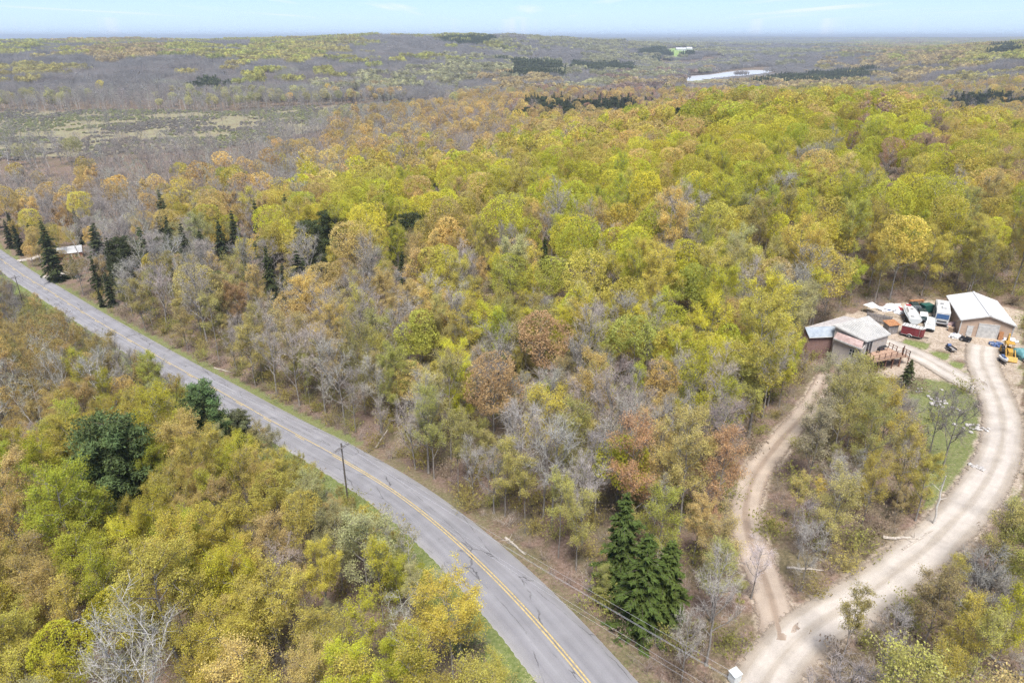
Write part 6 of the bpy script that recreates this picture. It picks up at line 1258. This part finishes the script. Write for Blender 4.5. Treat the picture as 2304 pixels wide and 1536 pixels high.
log((1770, 1278), (1852, 1284), .13, 'thin log at the foot of the brush mound', seed=6); log((2180, 1440), (2304, 1536), .17, 'fallen pale trunk in the brush at the lower right', seed=7); log((2140, 1490), (2230, 1530), .12, 'second fallen trunk at the lower right', seed=8); log((2100, 1178), (2128, 1072), .12, 'tall leaning snag between lawn and driveway', 'snag', zb=6.5, mat=M_BIRCH, seed=9); log((482, 828), (530, 841), .13, 'pale pole lying on the grassy road verge', seed=10)

def pole(px, py, H, label, yaw, arm=True, lean=0.0):
    p = on_ground(px, py); o = thing('utility_pole', p, yaw, label, 'utility pole'); MB().tube((0, 0, -.5), (lean, 0, H), .14, .09, 9).build('shaft', M_POLE, o); pts = []
    if arm:
        for dx in (-.13, .13): MB().box((lean*.95+dx, 0, H-.7), (.09, 2.5, .12)).build('crossarm', M_GREYWOOD, o)
        for y, z in ((-1.15, -.5), (-.45, -.5), (1.15, -.5), (0, .12)):
            i_ = MB().tube((lean*.95, y, H+z-.14), (lean*.95, y, H+z+.10), .05, .035, 7).build('insulator', M_WHITE, o); pts.append((lean, y, H+z+.1))
        for s in (-1, 1): MB().tube((lean*.95, s*.75, H-.72), (lean*.95, 0, H-1.4), .022, k=4).build('brace', M_STEEL, o)
        pts.append((lean*.8, .12, H-2.2))
    M_ = Matrix.Rotation(yaw, 4, 'Z'); return [np.array(M_ @ Vector(q))+p for q in pts]
q1_ = pole(783, 1128, 9.6, 'wooden utility pole with double crossarm at the road edge', math.radians(146)-math.pi/2+math.pi/2); 
q2_ = pole(54, 690, 10.0, 'dark leaning utility pole left of the far road', math.radians(140), True, -.4)
ends = [at_z(1560, 1470, 11.5), at_z(1600, 1545, 10.6), at_z(1540, 1545, 10.2), at_z(1700, 1545, 10.9), at_z(1500, 1545, 8.4)]
pe = at_z(1760, 1590, 10.2); q3 = [pe+(q1_[k]-q1_[3])*np.array([1, 1, 1]) for k in range(5)]
def wire(a, b, sag, label, r_=.012):
    n = 24; P = [a+(b-a)*k/n-np.array([0, 0, sag*4*(k/n)*(1-k/n)]) for k in range(n+1)]; o = thing('power_line', a, 0, label, 'wire', 'overhead wires along the road'); m = MB()
    for k in range(n): m.tube(P[k]-a, P[k+1]-a, r_, k=4)
    m.build('strand', M_WIRE, o)
WN = ['outer crossarm', 'inner crossarm', 'road-side crossarm', 'pole-top', 'low neutral']
for k in range(5):
    wire(q1_[k], q3[k], .7, f'{WN[k]} wire running from the near utility pole down over the road'); wire(q1_[k], q2_[k], 2.2, f'{WN[k]} wire running from the near utility pole to the far pole')
p = on_ground(1652, 1530); o = thing('utility_box', p, .5, 'pale grey utility box beside the dirt track at the bottom edge', 'utility box'); MB().box((0, 0, .45), (.85, .75, .95)).build('cabinet', M_SILVER, o, bevel=.03); MB().slab([(-.47, -.42, .92), (.47, -.42, .92), (.47, .42, 1.02), (-.47, .42, 1.02)], (0, 0, .05)).build('lid', M_SILVER, o)
# ---------------------------------------------------------------- cottage, sign, mailbox by the far road
p = on_ground(155, 580); o = thing('cottage', p, math.radians(28), 'brick cottage with white roof among trees by the far road', 'house'); W_, D_ = 9.5, 6.0
MB().slab([(-W_/2, -D_/2, -.5), (-W_/2, D_/2, -.5), (-W_/2, D_/2, 2.6), (-W_/2, 0, 4.1), (-W_/2, -D_/2, 2.6)], (W_, 0, 0)).build('wall', M_BRICK, o)
for s in (-1, 1): MB().slab([(-W_/2-.3, s*(D_/2+.35), 2.45), (W_/2+.3, s*(D_/2+.35), 2.45), (W_/2+.3, 0, 4.2), (-W_/2-.3, 0, 4.2)], (0, 0, .1)).build('roof', M_ROOFW, o)
for x in (-3.2, -.6, 2.8):
    w_ = MB().box((x, -D_/2-.02, 1.4), (1.1, .08, 1.2)).build('window', M_WHITE, o); MB().box((x, -D_/2-.06, 1.4), (.9, .05, 1.0)).build('pane', M_GLASS, w_)
MB().box((1.1, -D_/2-.03, 1.0), (.95, .08, 2.1)).build('door', M_WHITE, o)
p = on_ground(121, 626); o = thing('warning_sign', p, math.radians(130), 'orange diamond road sign on a post at the far road', 'sign'); MB().tube((0, 0, 0), (0, 0, 2.0), .05, k=6).build('post', M_STEEL, o); MB().slab([(.06, 0, 1.3), (.06, .6, 1.9), (.06, 0, 2.5), (.06, -.6, 1.9)], (.03, 0, 0)).build('plate', M_ORANGE, o)
p = on_ground(50, 592); o = thing('mailbox', p, math.radians(130), 'white mailbox on a post at the side lane by the far road', 'mailbox'); MB().box((0, 0, .5), (.1, .1, 1.0)).build('post', M_GREYWOOD, o); MB().loft([[(x, -.16, 1.0), (x, .16, 1.0), (x, .16, 1.2), (x, .08, 1.32), (x, -.08, 1.32), (x, -.16, 1.2)] for x in (-.35, .35)]).build('box', M_WHITE, o)
# ---------------------------------------------------------------- farm in the distance
for k, (px, py, w_, d_, h_, lab) in enumerate(((1530, 130.5, 26, 12, 7, 'large white farm building, leftmost beyond the green field'), (1548, 129.5, 16, 11, 9, 'tall white barn behind the green field'), (1566, 135.0, 22, 12, 6, 'white farm shed at the near corner of the green field'), (1590, 135.5, 18, 10, 6, 'white farm house right of the field sheds'), (1583, 122.5, 14, 10, 6, 'small white house on the upper edge of the fields'))):
    q = at_z(px, py, -25.0); z_ = gz(q[0], q[1]); o = thing('farm_building', (q[0], q[1], z_), .3*k, lab, 'farm building', 'distant farm buildings'); s = 1.5
    MB().slab([(-w_*s/2, -d_*s/2, -2), (-w_*s/2, d_*s/2, -2), (-w_*s/2, d_*s/2, h_*s*.6), (-w_*s/2, 0, h_*s), (-w_*s/2, -d_*s/2, h_*s*.6)], (w_*s, 0, 0)).build('wall', M_WHITE, o)
    for sg in (-1, 1): MB().slab([(-w_*s/2-.6, sg*(d_*s/2+.6), h_*s*.58), (w_*s/2+.6, sg*(d_*s/2+.6), h_*s*.58), (w_*s/2+.6, 0, h_*s+.2), (-w_*s/2-.6, 0, h_*s+.2)], (0, 0, .3)).build('roof', M_ROOFW, o)
# ---------------------------------------------------------------- air
hm, t = new_mat('haze'); out = nd(t, 'ShaderNodeOutputMaterial'); pv = nd(t, 'ShaderNodeVolumePrincipled'); pv.inputs['Color'].default_value = (.76, .87, 1.0, 1); pv.inputs['Density'].default_value = 1.3e-4; pv.inputs['Anisotropy'].default_value = 0.1
t.links.new(pv.outputs[0], out.inputs['Volume'])
def box_np(x0, x1, y0, y1, z0, z1):
    V = [(x, y, z) for z in (z0, z1) for y in (y0, y1) for x in (x0, x1)]
    return np.array(V, float), np.array([(0, 2, 3, 1), (4, 5, 7, 6), (0, 1, 5, 4), (2, 6, 7, 3), (0, 4, 6, 2), (1, 3, 7, 5)])
V, F = box_np(-27500, 27500, -27500, 27500, -40, 84)
link('haze', mesh_np('haze', V, [F], [hm]), kind='stuff', label='thin blue spring haze over the far ridges', cat='haze')
